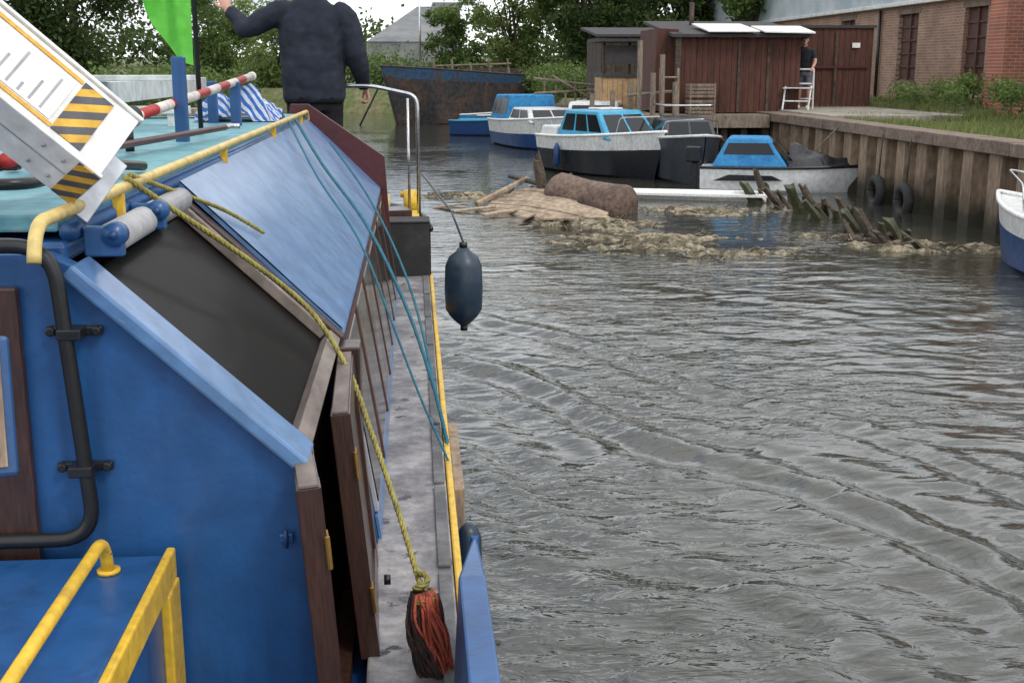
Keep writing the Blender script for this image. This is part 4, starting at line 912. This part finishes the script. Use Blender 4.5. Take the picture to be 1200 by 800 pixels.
def hand(e,name,wr,dirn,nrm,thumb,curl=.9,s=1):
    d=Vector(dirn).normalized(); nn=Vector(nrm); nn=(nn-d*nn.dot(d)).normalized(); sd=d.cross(nn)*thumb; w0=Vector(wr); A=Acc()
    pts=[w0-d*.03,w0,w0+d*.045*s,w0+d*.085*s]
    v=[];seg=12
    wd=[.026,.028,.040,.040]; tk=[.02,.018,.016,.013]
    for p,a,b in zip(pts,wd,tk):
        for k in range(seg): t=6.2832*k/seg; v.append(p+sd*a*math.cos(t)*s+nn*b*math.sin(t)*s)
    f=[(i*seg+k,i*seg+(k+1)%seg,(i+1)*seg+(k+1)%seg,(i+1)*seg+k) for i in range(3) for k in range(seg)]+[tuple(range(seg-1,-1,-1)),tuple(3*seg+k for k in range(seg))]
    A.add(v,f)
    for k,(o,ln) in enumerate(((.030,.068),(.010,.078),(-.010,.072),(-.029,.055))):
        p=w0+d*.078*s+sd*o*s; a=0; P=[p]; 
        for j,fr in enumerate((.45,.3,.25)):
            a+=curl*(.5+.3*j); p=p+(d*math.cos(a)+nn*math.sin(a))*ln*fr*s; P.append(p)
        A.tube(smoothp(P,3),[.0092*s]*9+[.007*s],8)
    p=w0+d*.02*s+sd*.025*s; P=[p,p+sd*.025*s+d*.02*s+nn*.008,p+sd*.035*s+d*.045*s+nn*.02*s,p+sd*.028*s+d*.065*s+nn*.035*s]
    A.tube(smoothp(P,3),.0105*s,8)
    return fuse(name,A,'skin',e,.0045,sm=2)
def head(e,c,yaw=0,cap=None):
    h=bpy.data.objects.new('head_pivot',None); COL.objects.link(h); h.parent=e; h.location=c; h.rotation_euler=(0,0,yaw)
    A=Acc(); ball(A,(0,-.01,.03),(.076,.098,.098),18); ball(A,(0,.022,-.045),(.056,.068,.072),16); ball(A,(0,.095,-.015),(.013,.022,.024)); ball(A,(0,.075,-.085),(.024,.02,.02))
    for s in (-1,1): ball(A,(s*.079,-.005,-.005),(.010,.018,.032)); ball(A,(s*.035,.08,.028),(.024,.014,.010))
    A.tube([(0,-.02,-.17),(0,-.012,-.06)],[.058,.054],14)
    fuse('head',A,'skin',h,.007,sm=2)
    A=Acc(); 
    for s in (-1,1): ball(A,(s*.031,.079,.008),.011)
    A.obj('eyes','white',h,True); A=Acc()
    for s in (-1,1): ball(A,(s*.031,.0885,.008),.0045)
    A.obj('pupils','black',h,True)
    A=Acc(); ball(A,(0,.083,-.052),(.024,.008,.005)); A.obj('mouth','darkred',h,True)
    A=Acc(); ball(A,(0,-.022,.045),(.081,.098,.092),18); fuse('hair',A,'hair',h,.008,.012,.02,1)
    if cap:
        A=Acc(); ball(A,(0,-.008,.062),(.087,.106,.078),18); ell(A,[(0,.13,.052,.07,.075),(0,.13,.062,.068,.073)],16); fuse('cap',A,cap,h,.007,sm=1)
    return h
p=empty('man_in_navy_jacket',(-.665,8.36,1.275))
A=Acc()
ell(A,[(0,.0,.80,.195,.135),(0,0,.83,.212,.148),(0,0,.95,.215,.145),(0,0,1.08,.215,.140),(0,0,1.22,.226,.134),(0,0,1.34,.226,.124),(0,0,1.40,.195,.108),(0,0,1.45,.135,.09),(0,.0,1.485,.085,.078),(0,.005,1.50,.07,.07)])
A.tube(smoothp([(.15,0,1.39),(.225,-.01,1.34),(.285,-.03,1.12),(.315,.06,.99),(.335,.14,.90)],4),[.075,.08,.083,.085,.086,.083,.08,.076,.073,.07,.066,.062,.058,.054,.050,.047,.045],14)
A.tube(smoothp([(-.14,0,1.39),(-.24,.0,1.375),(-.42,.01,1.285),(-.49,.06,1.34),(-.555,.10,1.40)],4),[.075,.08,.082,.082,.08,.077,.074,.071,.068,.066,.063,.058,.054,.05,.047,.045,.044],14)
fuse('jacket',A,'jacket',p,.010,.026,.10,3)
A=Acc(); ell(A,[(0,0,.795,.200,.138),(0,0,.84,.206,.144)]); fuse('jacket_hem_band',A,'trouser',p,.008)
A=Acc(); ell(A,[(0,0,1.47,.085,.08),(0,.0,1.50,.078,.077),(0,.003,1.535,.072,.072)]); fuse('collar',A,'jacket',p,.008)
A=Acc(); ell(A,[(0,.003,1.50,.065,.066),(0,.003,1.548,.064,.065)]); A.obj('shirt_collar','white',p,True)
A=Acc(); ell(A,[(0,0,.74,.165,.125),(0,0,.80,.175,.125),(0,0,.92,.17,.12)])
for s in (-1,1): A.tube(smoothp([(s*.09,0,.86),(s*.10,.01,.65),(s*.11,.02,.47),(s*.12,-.01,.25),(s*.125,-.02,.07)],4),[.1,.1,.098,.095,.092,.088,.084,.08,.077,.075,.073,.071,.07,.068,.067,.066,.065],14)
fuse('trousers',A,'trouser',p,.012,.02,.09,3)
A=Acc()
for s in (-1,1): A.tube([(s*.125,-.06,.06),(s*.125,-.02,.055),(s*.13,.1,.045),(s*.13,.2,.035)],[.035,.045,.042,.03],12)
fuse('shoes',A,'black',p,.008)
head(p,(0,.01,1.67))
hand(p,'right_hand',(.338,.16,.905),(.12,.1,-.5),(-.8,-.1,-.3),1,1.1)
hand(p,'left_hand',(-.565,.108,1.41),(-.35,.3,1),(-.2,1,-.3),1,.7)
p=empty('man_in_cap',(9.35,28.6,1.345),R(150))
A=Acc(); ell(A,[(0,0,.86,.165,.115),(0,.0,.95,.165,.115),(0,.03,1.1,.17,.115),(0,.06,1.25,.195,.115),(0,.085,1.36,.185,.10),(0,.095,1.42,.12,.08),(0,.10,1.46,.065,.06)])
for s in (-1,1): A.tube(smoothp([(s*.15,.085,1.37),(s*.21,.09,1.32),(s*.25,.12,1.17)],3),[.062,.065,.064,.062,.06,.058,.056],12)
fuse('tshirt',A,'shirtK',p,.012,.015,.09,2)
A=Acc(); ell(A,[(0,0,.78,.155,.115),(0,0,.9,.155,.11)])
for s in (-1,1): A.tube([(s*.085,0,.85),(s*.1,.0,.65),(s*.11,.01,.48)],[.095,.09,.085],12)
fuse('shorts',A,'shorts',p,.012,.01,.08,2)
A=Acc()
for s in (-1,1):
    A.tube(smoothp([(s*.1,0,.55),(s*.105,.01,.47),(s*.11,-.01,.3),(s*.115,-.02,.08)],3),[.062,.06,.057,.052,.053,.054,.05,.044,.038,.036],12)
    A.tube(smoothp([(s*.245,.115,1.2),(s*.27,.16,1.1),(s*.26,.30,1.0),(s*.25,.36,.97)],3),[.045,.043,.041,.04,.038,.036,.034,.031,.028,.027],12)
fuse('limbs',A,'skin',p,.009)
A=Acc()
for s in (-1,1): A.tube([(s*.115,-.06,.05),(s*.115,0,.05),(s*.12,.1,.04),(s*.12,.19,.03)],[.035,.045,.04,.03],12)
fuse('shoes',A,'white',p,.009)
head(p,(0,.125,1.60),.2,'capw')
for s in (-1,1): hand(p,'hand_%s'%('l' if s<0 else 'r'),(s*.25,.365,.965),(0,.8,-.35),(0,-.3,-1),-s,1.2)
e=empty('folding_frame_chair',(9.35,28.6,1.345),R(150)); A=Acc()
for x in (-.3,.3):
    A.tube([(x,.34,0),(x,.42,.93)],.022,8); A.tube([(x,.85,0),(x,.62,.55)],.022,8); A.tube([(x,.38,.5),(x,.80,.5)],.02,8)
A.tube([(-.3,.42,.93),(.3,.42,.93)],.02,8); A.tube([(-.3,.36,.25),(.3,.36,.25)],.018,8); A.tube([(-.3,.39,.6),(.3,.39,.6)],.018,8); A.tube([(-.3,.75,.2),(.3,.75,.2)],.018,8)
A.box((-.29,.4,.49),(.29,.78,.515)); A.obj('frame','offwhite',e)
